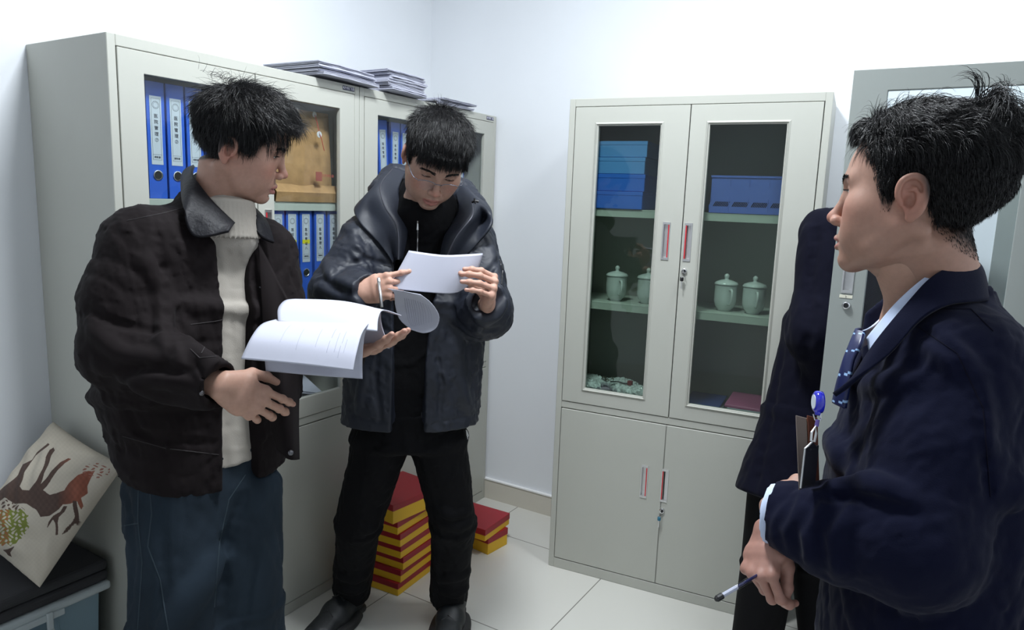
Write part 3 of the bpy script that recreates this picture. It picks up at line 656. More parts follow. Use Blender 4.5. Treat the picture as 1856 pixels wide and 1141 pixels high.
def hair_gesture(v, o, W2):       # fuller tousled hair falling over the brow
    th = lambda ax, y, z, x: .003+.003*sm(HL1(ax, y, z, x)/.02)-.004*sm((-y-.02)/.05)+.004*sm((z-.02)/.08)+.012*sm((y+.02)/.08)*sm((z-.04)/.05)+.001*sm((-y-.03)/.06)*sm((z+.04)/.05)-.04*sm(-HL1(ax, y, z, x)/.006+.6)
    h = hair_cap(v, o, th, amp=.0030, seed=9); V, Q = h.mesh(2)
    parts = [(W2(V), Q)]; r = np.random.RandomState(21)
    def S(P, d0, L, lift, grav, curl, rad, seg, seed, hug=.002, comb=None, cw=0, vol=h): parts.append(tuple((W2(a) if i == 0 else a) for i, a in enumerate(strands(vol, P, d0, L, lift, grav, curl, rad, seg, seed, comb, cw, hug))))
    I = r.randint(0, len(V), 15000); P = V[I]; N = h.grad(P); P = P-N*.002; n = len(P)
    crown = np.array([.0, -.055, .12]); rad = P-crown; rad /= np.linalg.norm(rad, axis=1, keepdims=True)+1e-6
    cell = np.floor(P/.013).astype(int); hsh = np.sin(cell @ np.array([12.9, 78.2, 37.7]))*43758.5; ph = (hsh-np.floor(hsh))*6.28
    tuft = np.stack([np.cos(ph), np.sin(ph*1.7)*.6, np.sin(ph)], 1)
    top = sm((P[:, 2]-.04)/.06)[:, None]
    flow = rad*.7+np.array([0, .9, -.1])*sm((P[:, 1:2]+.03)/.05)+np.array([0, -.05, -.9])*(1-top)+tuft*.38
    tang = flow-N*(flow*N).sum(1, keepdims=True)
    S(P, tang+N*(.02+.12*top)*r.rand(n, 1)*2+r.randn(n, 3)*.09, (.022+.026*top[:, 0])*(.7+.6*r.rand(n)), .0025, .45, .12, .00045, 8, 1)
    # fringe: long pieces from the top of the head to just above the brows
    n = 3600; x = (r.rand(n)*2-1)*.074; F = np.stack([x, .062-.35*np.abs(x)**1.2*2, .118-.04*r.rand(n)-.35*np.abs(x)], 1)
    for _ in range(8): F = F-h.grad(F)*h.sample(F)[:, None]
    k = np.round(x/.009); cl = np.stack([np.sin(k*5.1)*.25, .12*np.sin(k*3.3), .1*np.cos(k*7.7)], 1)
    S(F, np.stack([x*2, .85+0*x, -.42+0*x], 1)+cl+r.randn(n, 3)*.07, .050+.020*r.rand(n)+.010*np.sin(k*2.7), .004, 1.0, .05, .00046, 9, 2, hug=.006)
    # sides over the ear tops
    n = 1500; s = np.where(r.rand(n) < .5, -1, 1); y = -.05+.095*r.rand(n); F = np.stack([s*.09, y, .035+.03*r.rand(n)], 1)
    for _ in range(8): F = F-h.grad(F)*h.sample(F)[:, None]
    S(F, np.stack([s*.3, .25+0*y, -.9+0*y], 1)+r.randn(n, 3)*.10, .034+.014*r.rand(n), .002, .3, .06, .00045, 7, 3, hug=.003)
    n = 160; F = crown+np.array([0, .015, .012])+r.randn(n, 3)*np.array([.02, .03, .004])
    S(F, np.array([[0, .55, .6]])+r.randn(n, 3)*.4, .034, 0, .9, .2, .0004, 8, 4)
    return join(parts)
HL3 = line_fn([(-.12, -.078), (-.085, -.074), (-.06, -.060), (-.040, -.040), (-.030, .000), (-.020, .020), (.004, .022), (.010, -.022), (.022, -.022), (.034, .030), (.050, .058), (.064, .080), (.1, .094)])
def hair_suit(v, o, W2):          # clipped sides, long wavy top brushed back
    th = lambda ax, y, z, x: .001+.006*sm((HL3(ax, y, z, x)-.012)/.03)+.004*sm((z-.045)/.07)*sm((.13-y)/.04)+.010*sm((-y-.02)/.07)*sm((z+.02)/.05)-.03*sm(-HL3(ax, y, z, x)/.006+.6)
    h = hair_cap(v, o, th, amp=.0036, seed=15); V, Q = h.mesh(2)
    parts = [(W2(V), Q)]; r = np.random.RandomState(31)
    def S(P, d0, L, lift, grav, curl, rad, seg, seed, hug=.002, vol=h, comb=None, cw=0): parts.append(tuple((W2(a) if i == 0 else a) for i, a in enumerate(strands(vol, P, d0, L, lift, grav, curl, rad, seg, seed, comb, cw, hug))))
    I = r.randint(0, len(V), 30000); P = V[I]; N = h.grad(P); P = P-N*.002; n = len(P)
    top = sm((P[:, 2]-.045)/.04)[:, None]
    cell = np.floor(P/.016).astype(int); hsh = np.sin(cell @ np.array([12.9, 78.2, 37.7]))*43758.5; ph = (hsh-np.floor(hsh))*6.28
    tuft = np.stack([np.cos(ph), np.sin(ph*1.7)*.6, np.sin(ph)], 1)
    flow = np.array([0, -.9, .1])*top+np.array([0, -.35, -.8])*(1-top)+tuft*.40*top
    tang = flow-N*(flow*N).sum(1, keepdims=True)
    S(P, tang+N*(.02+.12*top)*r.rand(n, 1)*2+r.randn(n, 3)*.055, (.008+.030*top[:, 0])*(.7+.6*r.rand(n)), .001, .9, .05, .00038, 8, 1)
    # clipped sides
    VV, QQ = v.mesh(0); ok = HL3(np.abs(VV[:, 0]), VV[:, 1], VV[:, 2], VV[:, 0]) > .002; VV = VV[ok & (np.abs(VV[:, 0]) < .0775)]
    P = VV[r.randint(0, len(VV), 9000)]+r.randn(9000, 3)*.0007; N = v.grad(P)
    hl = HL3(np.abs(P[:, 0]), P[:, 1], P[:, 2], P[:, 0])
    S(P, np.array([0, -.35, -1.])+N*.05+r.randn(9000, 3)*.12, .003+.010*sm(hl/.04), 0, .2, .1, .00028, 4, 5, vol=v, hug=.0006)
    # forelock and the curls at the back of the crown
    n = 1500; x = (r.rand(n)*2-1)*.05; F = np.stack([x, .080-.2*np.abs(x), .112+.012*r.rand(n)-.2*np.abs(x)], 1)
    for _ in range(8): F = F-h.grad(F)*h.sample(F)[:, None]
    k = np.round(x/.01)
    S(F, np.stack([x+.3*np.sin(k*4.)-.2, .9+0*x, .15+.3*np.cos(k*3.)], 1)+r.randn(n, 3)*.08, .030+.012*r.rand(n), .003, 1.5, .06, .00045, 8, 2, hug=.004)
    for j in range(26):
        c = np.array([(r.rand()-.5)*.10, -.05-.07*r.rand(), .13+.03*r.rand()]); c = c-h.grad(c[None])[0]*h.sample(c[None])[0]
        m = 26; F = c+r.randn(m, 3)*.004; dd = np.array([r.randn()*.5, -.5-.6*r.rand(), .9*r.rand()+.2])
        ax = r.randn(3); g = np.tile(np.cross(dd, ax)*.5, (m, 1))
        S(F, dd+r.randn(m, 3)*.10, .045+.02*r.rand(), .0, .9, .05, .0005, 9, 40+j, comb=g, cw=.35)
    return join(parts)
# ---------------------------------------------------------------- bodies, clothes and hands
def hit(vol, px, py, off=0.0, t0=.6, t1=3.2):       # where the sight line through a pixel meets a sculpted surface
    ts = np.arange(t0, t1, vol.vox*.8); P = np.array([at(px, py, t) for t in ts])
    ins = ((P > vol.lo) & (P < vol.lo+(vol.n-1)*vol.vox)).all(1); d = np.where(ins, vol.sample(P), .06); k = np.nonzero(d < off)[0]
    return P[k[0]] if len(k) else None
def hits(vol, pts, off=0.0, n=8):
    out = []
    for i in range(len(pts)-1):
        for j in range(n):
            u = j/n; h = hit(vol, pts[i][0]*(1-u)+pts[i+1][0]*u, pts[i][1]*(1-u)+pts[i+1][1]*u, off)
            if h is not None: out.append(h)
    h = hit(vol, *pts[-1], off)
    if h is not None: out.append(h)
    return out
def crease(vol, pts, w=.003, depth=.003, mode='groove'):
    H = hits(vol, pts, 0, 5)
    for a, b in zip(H[:-1], H[1:]):
        if np.linalg.norm(a-b) < .06: vol.cap(a, b, w, w, depth, mode)
def ridge(vol, pts, r=.008, k=.012):
    H = hits(vol, pts, 0, 4)
    g = vol.grad(np.array(H)) if H else []
    H = [h-gg*r*.45 for h, gg in zip(H, g)]
    for a, b in zip(H[:-1], H[1:]):
        if np.linalg.norm(a-b) < .08: vol.cap(a, b, r, r, k)
def cuff(vol, w_, e_, r_in, r_out=.062):
    d = nrm(np.asarray(w_)-np.asarray(e_)); sd = np.cross(d, UP)
    vol.slab(w_+d*.006, w_+d*.085, sd, r_out, r_out, r_out, r_out, .003, 'cut', e=.002, pw=2)
    vol.slab(w_-d*.022, w_+d*.02, sd, r_in, r_in, r_in, r_in, .004, 'cut', e=.004, pw=2)
def seamline(vol, pts, r=.0012, off=.0005, n=14):
    out = []
    for i in range(len(pts)-1):
        for k in range(n+(i == len(pts)-2)):
            u = k/n; d = at(pts[i][0]*(1-u)+pts[i+1][0]*u, pts[i][1]*(1-u)+pts[i+1][1]*u, 1.0)-CAM; h, nn, _, _ = vol.bvh.ray_cast(Vector(CAM), Vector(nrm(d)))
            if h is not None: out.append(np.array(h)+np.array(nn)*r*.25)
    m = MB(); run = out[:1]
    for p in out[1:]:
        if np.linalg.norm(p-run[-1]) > .03: run = [p] if len(run) < 4 else run; 
        if np.linalg.norm(p-run[-1]) <= .03: run.append(p)
    if len(run) > 1: m.tube(run, r, 6)
    return m
def MBtube(P, r, n=5):
    m = MB()
    if len(P) > 1: m.tube(P, r, n)
    return m
def wparts(m, name, mats, root, **k):
    o = m.build(name, mats, None, **k); attach(o, root); return o
def sheet(name, rows, mats, root, thick=.001, nu=24, nv=16, local=False, uvcol=None):
    A = np.array([catmull(r, nu) for r in rows]); B = np.array([catmull(A[:, i], nv) for i in range(nu)])   # nu x nv
    V = B.reshape(-1, 3); Q = [(i*nv+j, (i+1)*nv+j, (i+1)*nv+j+1, i*nv+j+1) for i in range(nu-1) for j in range(nv-1)]
    o = npmesh(name, V, Q, mats)
    md = o.modifiers.new('thickness', 'SOLIDIFY'); md.thickness = thick; md.offset = 0
    if root is not None: (attach(o, root) if not local else setattr(o, 'parent', root))
    return o, B
def button(P, N, r, mt, name='button', root=None):
    T = Matrix.Translation(Vector(P)) @ Vector(N).to_track_quat('Z', 'Y').to_matrix().to_4x4()
    m = MB().lathe([(r, -.001), (r, .0012), (r*.85, .0022), (r*.5, .0018), (r*.42, .0028), (.0002, .003)], 16, 0, T)
    return wparts(m, name, mt, root, smooth=True)
def camface(P): return nrm(CAM-np.asarray(P))
FING = {'index': ((.0290, .090, .003), (.043, .026, .021), (.0090, .0082, .0076, .0064)), 'middle': ((.0090, .095, .005), (.047, .030, .022), (.0092, .0084, .0078, .0066)),
        'ring': ((-.0110, .090, .003), (.043, .028, .021), (.0088, .0080, .0074, .0062)), 'pinky': ((-.0285, .080, -.002), (.034, .021, .018), (.0078, .0070, .0066, .0056))}
def hand_mesh(W, X, Y, Z, curls, thumb, spread=(6, 2, -3, -9), scale=1.0, vox=.0016, arm=.10, skin=(.46, .27, .20), elbow=None):
    """W wrist, X towards the thumb, Y towards the fingers, Z back of the hand. curls: 4 x 3 flexion angles. thumb: list of 3 local directions."""
    v = Vol((-.085, -arm-.02, -.11), (.105, .205, .085), vox)
    v.slab((0, -.004, 0), (0.002, .052, 0), (1, 0, 0), .0275, .0195, .037, .0155, .012, e=.012)
    v.slab((0.001, .045, 0), (.001, .084, .001), (1, 0, 0), .037, .0150, .040, .0115, .012, e=.010)
    M3 = np.stack([nrm(X), nrm(Y), nrm(Z)], 1)
    ad = np.array([0, -1., 0]) if elbow is None else nrm(M3.T @ (np.asarray(elbow)-np.asarray(W)))
    v.slab((0, 0, 0), ad*arm, (1, 0, 0), .0265, .0195, .034, .028, .014)
    v.ell((.023, .034, -.010), (.016, .028, .014), .012); v.ell((-.026, .036, -.008), (.013, .030, .013), .012)
    tips = []
    for (nm, (b, L, R)), cu, sp in zip(FING.items(), curls, spread):
        p = np.array(b); pts = [p-np.array([b[0]*.35, .035, .002]), p]; a = 0; rs = [R[0]*.85, R[0]]
        for l, c, r in zip(L, cu, R[1:]):
            a += math.radians(c); d = np.array([math.sin(math.radians(sp))*math.cos(a), math.cos(math.radians(sp))*math.cos(a), -math.sin(a)]); p = p+d*l; pts.append(p); rs.append(r)
        v.chain(pts[:2], rs[:2], .010)
        # keep fingers apart: hard union between them, soft inside one finger
        f = Vol(v.lo, v.lo, vox); f.n = v.n; f.ax = v.ax; f.F = np.full(v.n, .06, np.float32); f.chain(pts[1:], rs[1:], .003)
        for q in pts[2:4]: f.ell(q, rs[2]*1.10, .004)
        n_ = np.array([math.sin(0), -math.sin(a), -math.cos(a)]); tipc = pts[-1]
        h = np.maximum(.0035-np.abs(v.F-f.F), 0)/.0035; v.F = np.minimum(v.F, f.F)-h*h*.0035*.25
        tips.append((tipc, d, np.array([0, math.sin(a), math.cos(a)])))
        v.ell(np.array(b)+[0, 0, .0045], (.0085, .0095, .0065), .008)
    p = np.array([.020, .018, -.008]); pts = [p]; 
    for d, l in zip(thumb, (.046, .036, .027)): p = p+nrm(d)*l; pts.append(p)
    v.chain(pts[:2], [.0165, .0125], .016); v.chain(pts[1:], [.0120, .0105, .0080], .006); v.ell(pts[2], (.0112,)*3, .004)
    V, Q = v.mesh(1)
    col = np.tile(np.array(skin), (len(V), 1))
    for c, d, up in tips:
        w = np.exp(-(np.linalg.norm(V-(c+up*.005-d*.001), axis=1)/.006)**2)*.6; col = col*(1-w[:, None])+np.array([.62, .38, .32])*w[:, None]
        w = np.exp(-(np.linalg.norm(V-c, axis=1)/.011)**2)*.35; col = col*(1-w[:, None])+np.array([.50, .22, .17])*w[:, None]
    if np.linalg.det(M3) < 0: Q = Q[:, ::-1]
    return (V*scale) @ M3.T+np.asarray(W), Q, col, M3
def ortho(Y, Zh):
    Y = nrm(Y); Z = nrm(np.asarray(Zh)-Y*(np.asarray(Zh)@Y)); return Y, Z
def body_object(root, head, hands, core):
    """one body mesh: sculpted head and hands with the trunk and limbs hidden under the clothes"""
    V, Q, Cc = [], [], []; n = 0
    for v, q, c in [head]+hands+core:
        V.append(v); Q.append(q+n); Cc.append(c if c is not None else np.tile(np.array([.46, .27, .20]), (len(v), 1))); n += len(v)
    o = npmesh('body', np.concatenate(V), np.concatenate(Q), m_skin, colors=np.concatenate(Cc)); attach(o, root); return o
def core_limbs(chains, vox=.008):
    allp = np.array([p for c in chains for p in c[0]]); v = Vol(allp.min(0)-.16, allp.max(0)+.16, vox)
    for pts, rs in chains: v.chain([np.array(p) for p in pts], rs, .03)
    V, Q = v.mesh(1); return (V, Q, None)
def clothes(vol, name, mt, root, relax=1):
    V, Q = vol.mesh(relax); vol.bvh = BVHTree.FromPolygons([tuple(map(float, v_)) for v_ in V], [tuple(map(int, q_)) for q_ in Q]); o = npmesh(name, V, Q, mt); attach(o, root); return o
m_jkt = mat('dark_brown_canvas', (.0088, .0062, .0068), .82, spec=0.12, sheen=.015, bump=[('noise', 900, .25, .0006), ('noise', 35, .18, .004)])
m_leather = mat('black_leather', (.008, .008, .011), .55, bump=[('noise', 120, .5, .0016), ('noise', 30, .4, .006)], spec=.22)
m_knit = mat('oat_knit', (.36, .33, .29), .9, spec=0.2, bump=[('noise', 500, .6, .001)], sheen=.3)
m_rib = mat('oat_rib_knit', (.36, .33, .29), .9, spec=0.2, bump=[('noise', 400, .4, .001)])
m_jean = mat('blue_denim', (.017, .026, .037), .85, spec=0.12, noise=(7, .30), bump=[('noise', 1100, .4, .0006), ('noise', 22, .25, .006)])
m_jeans = mat('denim_seam', (.035, .05, .062), .85, spec=0.1)
m_nylon = mat('dark_blue_nylon', (.013, .016, .026), .55, bump=[('noise', 26, .20, .006), ('noise', 800, .12, .0004)], spec=.4)
m_nylon2 = mat('nylon_lining', (.008, .010, .016), .6, spec=0.2, bump=[('noise', 40, .2, .003)])
m_fleece = mat('black_fleece', (.006, .006, .007), .9, spec=0.1, bump=[('noise', 300, .4, .001)])
m_pant = mat('black_trousers', (.0045, .0045, .0055), .8, spec=0.12, bump=[('noise', 14, .3, .008)])
m_shoe = mat('black_shoe', (.008, .010, .012), .5, bump=[('noise', 200, .4, .001)])
m_sole = mat('black_sole', (.012, .012, .013), .6)
m_wool = mat('navy_wool', (.0036, .0048, .0175), .9, spec=0.1, sheen=.04, bump=[('noise', 600, .35, .0008), ('noise', 18, .2, .006)])
m_wool2 = mat('midnight_wool', (.0036, .0038, .0105), .9, spec=0.1, sheen=.02, bump=[('noise', 500, .3, .0008)])
m_shirt = mat('pale_blue_shirt', (.55, .64, .84), .7, spec=0.25, bump=[('noise', 700, .1, .0004)])
m_tie = mat('navy_silk', (.008, .014, .075), .35)
m_steel = mat('steel_snap', (.16, .16, .17), .4, .9)
def shoe(root, heel, toe, w=.048, name='shoe', side=1):
    heel = np.array([*heel[:2], 0.]); toe = np.array([*toe[:2], 0.]); f = nrm(toe-heel); L = .285; r = np.array([f[1], -f[0], 0]); z = np.array([0, 0, 1.])
    P = lambda a, b, c: heel+f*a+r*b+z*c
    lo = np.minimum(P(-.06, 0, 0), P(.34, 0, 0))-.09; hi = np.maximum(P(-.06, 0, 0), P(.34, 0, 0))+.09; lo[2] = -.006; hi[2] = .15
    v = Vol(lo, hi, .003)
    v.slab(P(.03, 0, .045), P(.14, 0, .05), r, .036, .04, .042, .045, .02, e=.03); v.slab(P(.14, 0, .045), P(.235, 0, .032), r, .043, .040, .046, .026, .03, e=.045)
    v.slab(P(.035, 0, .06), P(.03, 0, .12), r, .036, .04, .038, .045, .03); v.slab(P(.08, 0, .07), P(.06, 0, .105), r, .034, .03, .03, .03, .03)
    for k in range(5): a = .10+k*.022; v.cap(P(a, -.022, .094-k*.009), P(a+.006, .022, .094-k*.009), .002, .002, .004)
    v.cap(P(.24, -.03, .045), P(.24, .03, .045), .003, .003, .004, 'groove')
    v.half((0, 0, .014), (0, 0, -1)); 
    up = clothes(v, 'shoe_upper', m_shoe, root); up.name = 'shoe'
    s = Vol(lo, hi, .003); s.slab(P(.035, 0, .013), P(.14, 0, .013), r, .040, .014, .045, .014, .01, e=.035, pw=3); s.slab(P(.14, 0, .013), P(.235, 0, .013), r, .045, .014, .050, .014, .03, e=.05, pw=3); s.half((0, 0, .001), (0, 0, -1), .001)
    V, Q = s.mesh(1); so = npmesh('sole', V, Q, m_sole); so.parent = up; so.matrix_parent_inverse = Matrix.Identity(4); up_inv = None
    lc = MB()
    for k in range(4):
        a = .105+k*.02; lc.tube([P(a, -.024, .098-k*.009), P(a+.010, .0, .106-k*.009), P(a+.018, .024, .095-k*.009)], .0022, 5); lc.tube([P(a+.018, -.024, .095-k*.009), P(a+.010, .0, .108-k*.009), P(a, .024, .098-k*.009)], .0022, 5)
    l = lc.build('laces', m_black, None); l.parent = up; l.matrix_parent_inverse = Matrix.Identity(4)
    return up
# ================================================================ man in the brown jacket, talking with his hand held out
UP = np.array([0, 0, 1.]); RG = nrm(np.array([RGT[0], RGT[1], 0])); FH = nrm(np.array([FWD[0], FWD[1], 0]))
def person(name_loc, label): 
    p = empty('person', name_loc, 0, label, 'person'); bpy.context.view_layer.update(); return p
f1 = nrm(RG*.80-FH*.60); s1 = np.cross(f1, UP)         # facing, his right
p1 = person((.76, -1.80, 0), 'man in a dark brown jacket and blue jeans gesturing with one open hand')
m_seam = mat('brown_stitching', (.020, .016, .017), .8)
hip = at(368, 850, 1.68); chest = at(372, 560, 1.70); sho = at(385, 425, 1.71)
def grow(*pts, m=.2):
    A = np.array(pts); return A.min(0)-m, A.max(0)+m
shR, elR, wrR = at(264, 452, 1.55), at(226, 632, 1.50), at(396, 697, 1.40)
shL, elL, wrL = at(474, 456, 1.80), at(514, 600, 1.80), at(620, 640, 1.62)
lo, hi = grow(hip, chest, sho, shR, elR, wrR, shL, elL, wrL, m=.17)
j = Vol(lo, hi, .0042)
j.slab(at(378, 850, 1.68)-UP*.03, at(368, 700, 1.69), s1, .180, .128, .225, .155, .03, e=.03, pw=2.3)
j.slab(at(365, 715, 1.69), chest, s1, .228, .158, .225, .155, .04, e=.03, pw=2.3)
j.slab(chest, sho, s1, .225, .152, .185, .110, .04, e=.05)
j.cap(shR, shL, .070, .062, .05); j.cap(sho+UP*.04, at(400, 385, 1.70), .085, .070, .06)
j.chain([shR, (shR+elR)/2+RG*-.012, elR], [.082, .086, .084], .05); j.chain([elR, elR*.45+wrR*.55, wrR], [.082, .062, .046], .03)
j.chain([shL, elL], [.070, .068], .05); j.chain([elL, wrL], [.07, .05], .03)
j.wrinkle(.0045, .11, 5, .6, (1, 1, .55)); j.wrinkle(.0016, .035, 8, .5)
# open front, hollow at neck and hem
Rf = np.stack([s1, f1, UP], 1)
def ctr(z):
    if z < chest[2]: u = (z-hip[2])/(chest[2]-hip[2]); return hip*(1-u)+chest*u
    u = (z-chest[2])/(sho[2]-chest[2]); return chest*(1-u)+sho*u
for (za, zb, sa, sb, wa, wb, da, db) in ((.76, 1.02, -.018, .010, .046, .036, .165, .165), (1.0, 1.26, .010, .018, .036, .036, .165, .150), (1.24, 1.44, .018, .010, .036, .06, .150, .120)):
    j.slab(ctr(za)+s1*sa+f1*da, ctr(zb)+s1*sb+f1*db, s1, wa, .070, wb, .080, .006, 'cut', e=.02, pw=4)
j.slab(at(420, 400, 1.66), at(398, 300, 1.69), s1, .062, .070, .075, .09, .02, 'cut')
_B, _F = at(225, 812, 1.66), at(455, 862, 1.66); _n = np.cross(_F-_B, s1); _n = _n if _n[2] < 0 else -_n
j.half(_F, _n, .006)
cuff(j, wrR, elR, .037, .056)
for pts in ([(300, 560), (295, 610), (330, 660)], [(170, 600), (215, 640), (290, 650)], [(180, 660), (250, 690), (330, 690)], [(245, 700), (300, 720), (370, 735)], [(260, 470), (290, 520), (300, 590)], [(330, 580), (350, 630), (385, 655)]):
    ridge(j, pts, .010, .02)
for pts in ([(160, 560), (220, 590), (285, 600)], [(190, 690), (260, 665), (340, 675)], [(285, 430), (300, 520), (310, 640)], [(240, 780), (320, 800), (430, 805)], [(228, 740), (250, 780), (290, 800)]):
    crease(j, pts, .003, .004)
# waistband pleats and cuff seam
for k in range(9): crease(j, [(222+k*9, 800), (226+k*9, 826)], .001, .0025)
crease(j, [(355, 655), (372, 690), (385, 735)], .001, .0025)
jacket = clothes(j, 'jacket', m_jkt, p1)
for nm, pts in (('yoke_seam', [(230, 400), (300, 385), (340, 375)]), ('waistband_seam', [(222, 790), (300, 812), (450, 830)]), ('placket_seam', [(405, 440), (400, 600), (425, 720), (420, 850)]), ('chest_seam', [(345, 588), (390, 582), (428, 574)]), ('pocket_seam', [(345, 632), (362, 648), (398, 645), (400, 632), (392, 600)]), ('pocket_seam', [(365, 640), (385, 600), (398, 634)])):
    m = seamline(j, pts, .0010)
    if m.v: o = m.build(nm, m_seam, None); o.parent = jacket; o.matrix_parent_inverse = Matrix.Identity(4)
for (x, y) in ((427, 513), (425, 603), (440, 772), (433, 842), (366, 712), (470, 521)):
    h = hit(j, x, y)
    if h is not None and h[2] > .5: o = button(h, j.grad(h[None])[0], .0052, m_steel, 'snap_button', p1); o.parent = jacket; o.matrix_parent_inverse = Matrix.Identity(4)
# loose far front flap, hanging open
sheet('jacket_flap', [[at(468, 440, 1.66), at(500, 500, 1.66), at(540, 580, 1.62)], [at(480, 620, 1.62), at(508, 640, 1.60), at(545, 640, 1.64)], [at(490, 760, 1.60), at(520, 765, 1.57), at(540, 740, 1.62)], [at(503, 815, 1.60), at(525, 832, 1.57), at(541, 832, 1.61)]], m_jkt, p1, .006, 20, 24)
h = at(527, 820, 1.565); button(h, camface(h), .006, m_steel, 'snap_button', p1)
# leather collar, both wings
sheet('collar', [[at(352, 300, 1.76), at(350, 318, 1.62), at(382, 362, 1.585), at(425, 405, 1.595)], [at(336, 308, 1.76), at(338, 345, 1.575), at(365, 392, 1.545), at(420, 411, 1.57)], [at(329, 322, 1.76), at(333, 372, 1.545), at(352, 428, 1.525), at(414, 419, 1.55)]], m_leather, p1, .006, 26, 12)
sheet('collar', [[at(432, 362, 1.70), at(448, 382, 1.665), at(455, 408, 1.65)], [at(446, 362, 1.73), at(468, 392, 1.67), at(475, 430, 1.655)], [at(452, 368, 1.77), at(482, 400, 1.71), at(496, 440, 1.69)]], m_leather, p1, .006, 16, 10)
# sweater
w = Vol(*grow(hip, sho, m=.24), .005)
w.slab(hip-UP*.03, chest, s1, .185, .120, .195, .128, .03, e=.02, pw=2.2); w.slab(chest, sho, s1, .195, .128, .13, .095, .04, e=.03)
w.chain([at(408, 425, 1.66), at(412, 392, 1.655)], [.075, .058], .03)
w.wrinkle(.003, .08, 3, .5)
w.half(_F+UP*.035, _n, .006)
clothes(w, 'sweater', m_knit, p1)
n0, n1 = at(410, 430, 1.655), at(409, 366, 1.650)
rb = Vol(*grow(n0, n1, m=.11), .0028)
rb.slab(n0, n1, s1, .074, .074, .062, .063, .01, e=.010)
for k in range(44):
    a = 2*math.pi*k/44; d = s1*math.cos(a)+f1*math.sin(a); rb.cap(n0+d*.075, n1+d*.0630, .0016, .0014, .003)
clothes(rb, 'turtleneck', m_rib, p1)
# jeans
kR, kL = at(300, 1150, 1.60), at(440, 1150, 1.74); aR, aL = kR.copy(), kL.copy(); aR += f1*.0; aR[2] = .07; aL[2] = .07
aR = np.array([*(at(318, 1141, 1.60)[:2]), .07]); aL = np.array([*(at(436, 1141, 1.72)[:2]), .07])
g = Vol(*grow(hip+UP*.03, aR, aL, m=.17), .0055)
hR, hL = at(320, 880, 1.62), at(430, 880, 1.72)
g.slab(hip+UP*.06, hip-UP*.10, s1, .155, .108, .165, .116, .03, e=.02, pw=2.3)
for h_, k_, a_ in ((hR, np.array([*(at(318, 1141, 1.60)[:2]), .47]), aR), (hL, np.array([*(at(436, 1141, 1.72)[:2]), .47]), aL)):
    g.slab(h_, k_, s1, .098, .108, .092, .104, .03, e=.05); g.slab(k_, a_+UP*.0, s1, .092, .104, .100, .110, .03, e=.01)
g.wrinkle(.005, .13, 6, .6, (1, 1, .5))
g.half((0, 0, .035), (0, 0, -1))
for pts in ([(300, 870), (290, 950), (300, 1060), (285, 1141)], [(440, 900), (405, 1000), (395, 1141)], [(230, 900), (240, 1000), (232, 1100)]): crease(g, pts, .004, .006)
ridge(g, [(395, 1010), (350, 1080), (300, 1141)], .012, .04)
jeans = clothes(g, 'jeans', m_jean, p1)
for pts in ([(268, 840), (275, 930), (268, 990), (290, 1050), (305, 1141)], [(252, 840), (250, 940), (258, 1020), (250, 1141)], [(445, 860), (415, 905), (398, 980), (388, 1100)], [(226, 952), (250, 948)]):
    m = seamline(g, pts, .0014)
    if m.v: o = m.build('denim_seam', m_jeans, None); o.parent = jeans; o.matrix_parent_inverse = Matrix.Identity(4)
for a_ in (aR, aL): shoe(p1, a_-f1*.07, a_+f1*.2)
# head, looking at the papers' far side
R1 = frame((.650, .708, -.276), (.28, .113, .953)); O1 = at(436, 269, 1.645)
nk = (at(398, 400, 1.69)-O1) @ R1
o1 = dict(hairline=HL1, open=.0022, neckto=nk/1.02, neck=1, scale=1.02, skin=(.42, .245, .185), look=(0.1, 1, -.12), lid=.0030, lips=(.36, .13, .12))
head1 = make_head(p1, 'man', o1, (R1, O1), hair_gesture)
# right hand: open, back of the hand to the camera
Wr = at(400, 697, 1.395); Y, Z = ortho(at(488, 740, 1.455)-Wr, CAM-Wr+UP*.08); X = nrm(np.cross(Z, Y)); X = X if X@UP > 0 else -X
h1 = hand_mesh(Wr+Y*.004, X, Y, Z, [(14, 16, 10), (22, 20, 12), (30, 22, 12), (38, 22, 14)], [(.8, .8, -.35), (.25, 1, -.2), (.0, 1, -.1)], scale=.94, elbow=elR, skin=(.44, .26, .195), spread=(3, 1, -1, -4))
Wl = wrL+nrm(wrL-elL)*.01; Y, Z = ortho(at(690, 625, 1.56)-Wl, -UP); X = np.cross(Y, Z); X = X if X@(CAM-Wl) > 0 else -X
h2 = hand_mesh(Wl, X, Y, Z, [(6, 10, 5)]*4, [(1, .8, -.2), (.4, 1, -.1), (.1, 1, -.1)], elbow=elL, skin=(.44, .26, .195))
core = core_limbs([([hip, sho], [.10, .10]), ([sho, shR, elR, wrR], [.05, .045, .036, .020]), ([sho, shL, elL, wrL], [.05, .045, .036, .020]), ([sho, O1-UP*.06], [.05, .045]), ([hip, hR, aR], [.07, .06, .045]), ([hip, hL, aL], [.07, .06, .045])])
body_object(p1, head1, [h1[:3], h2[:3]], [core])
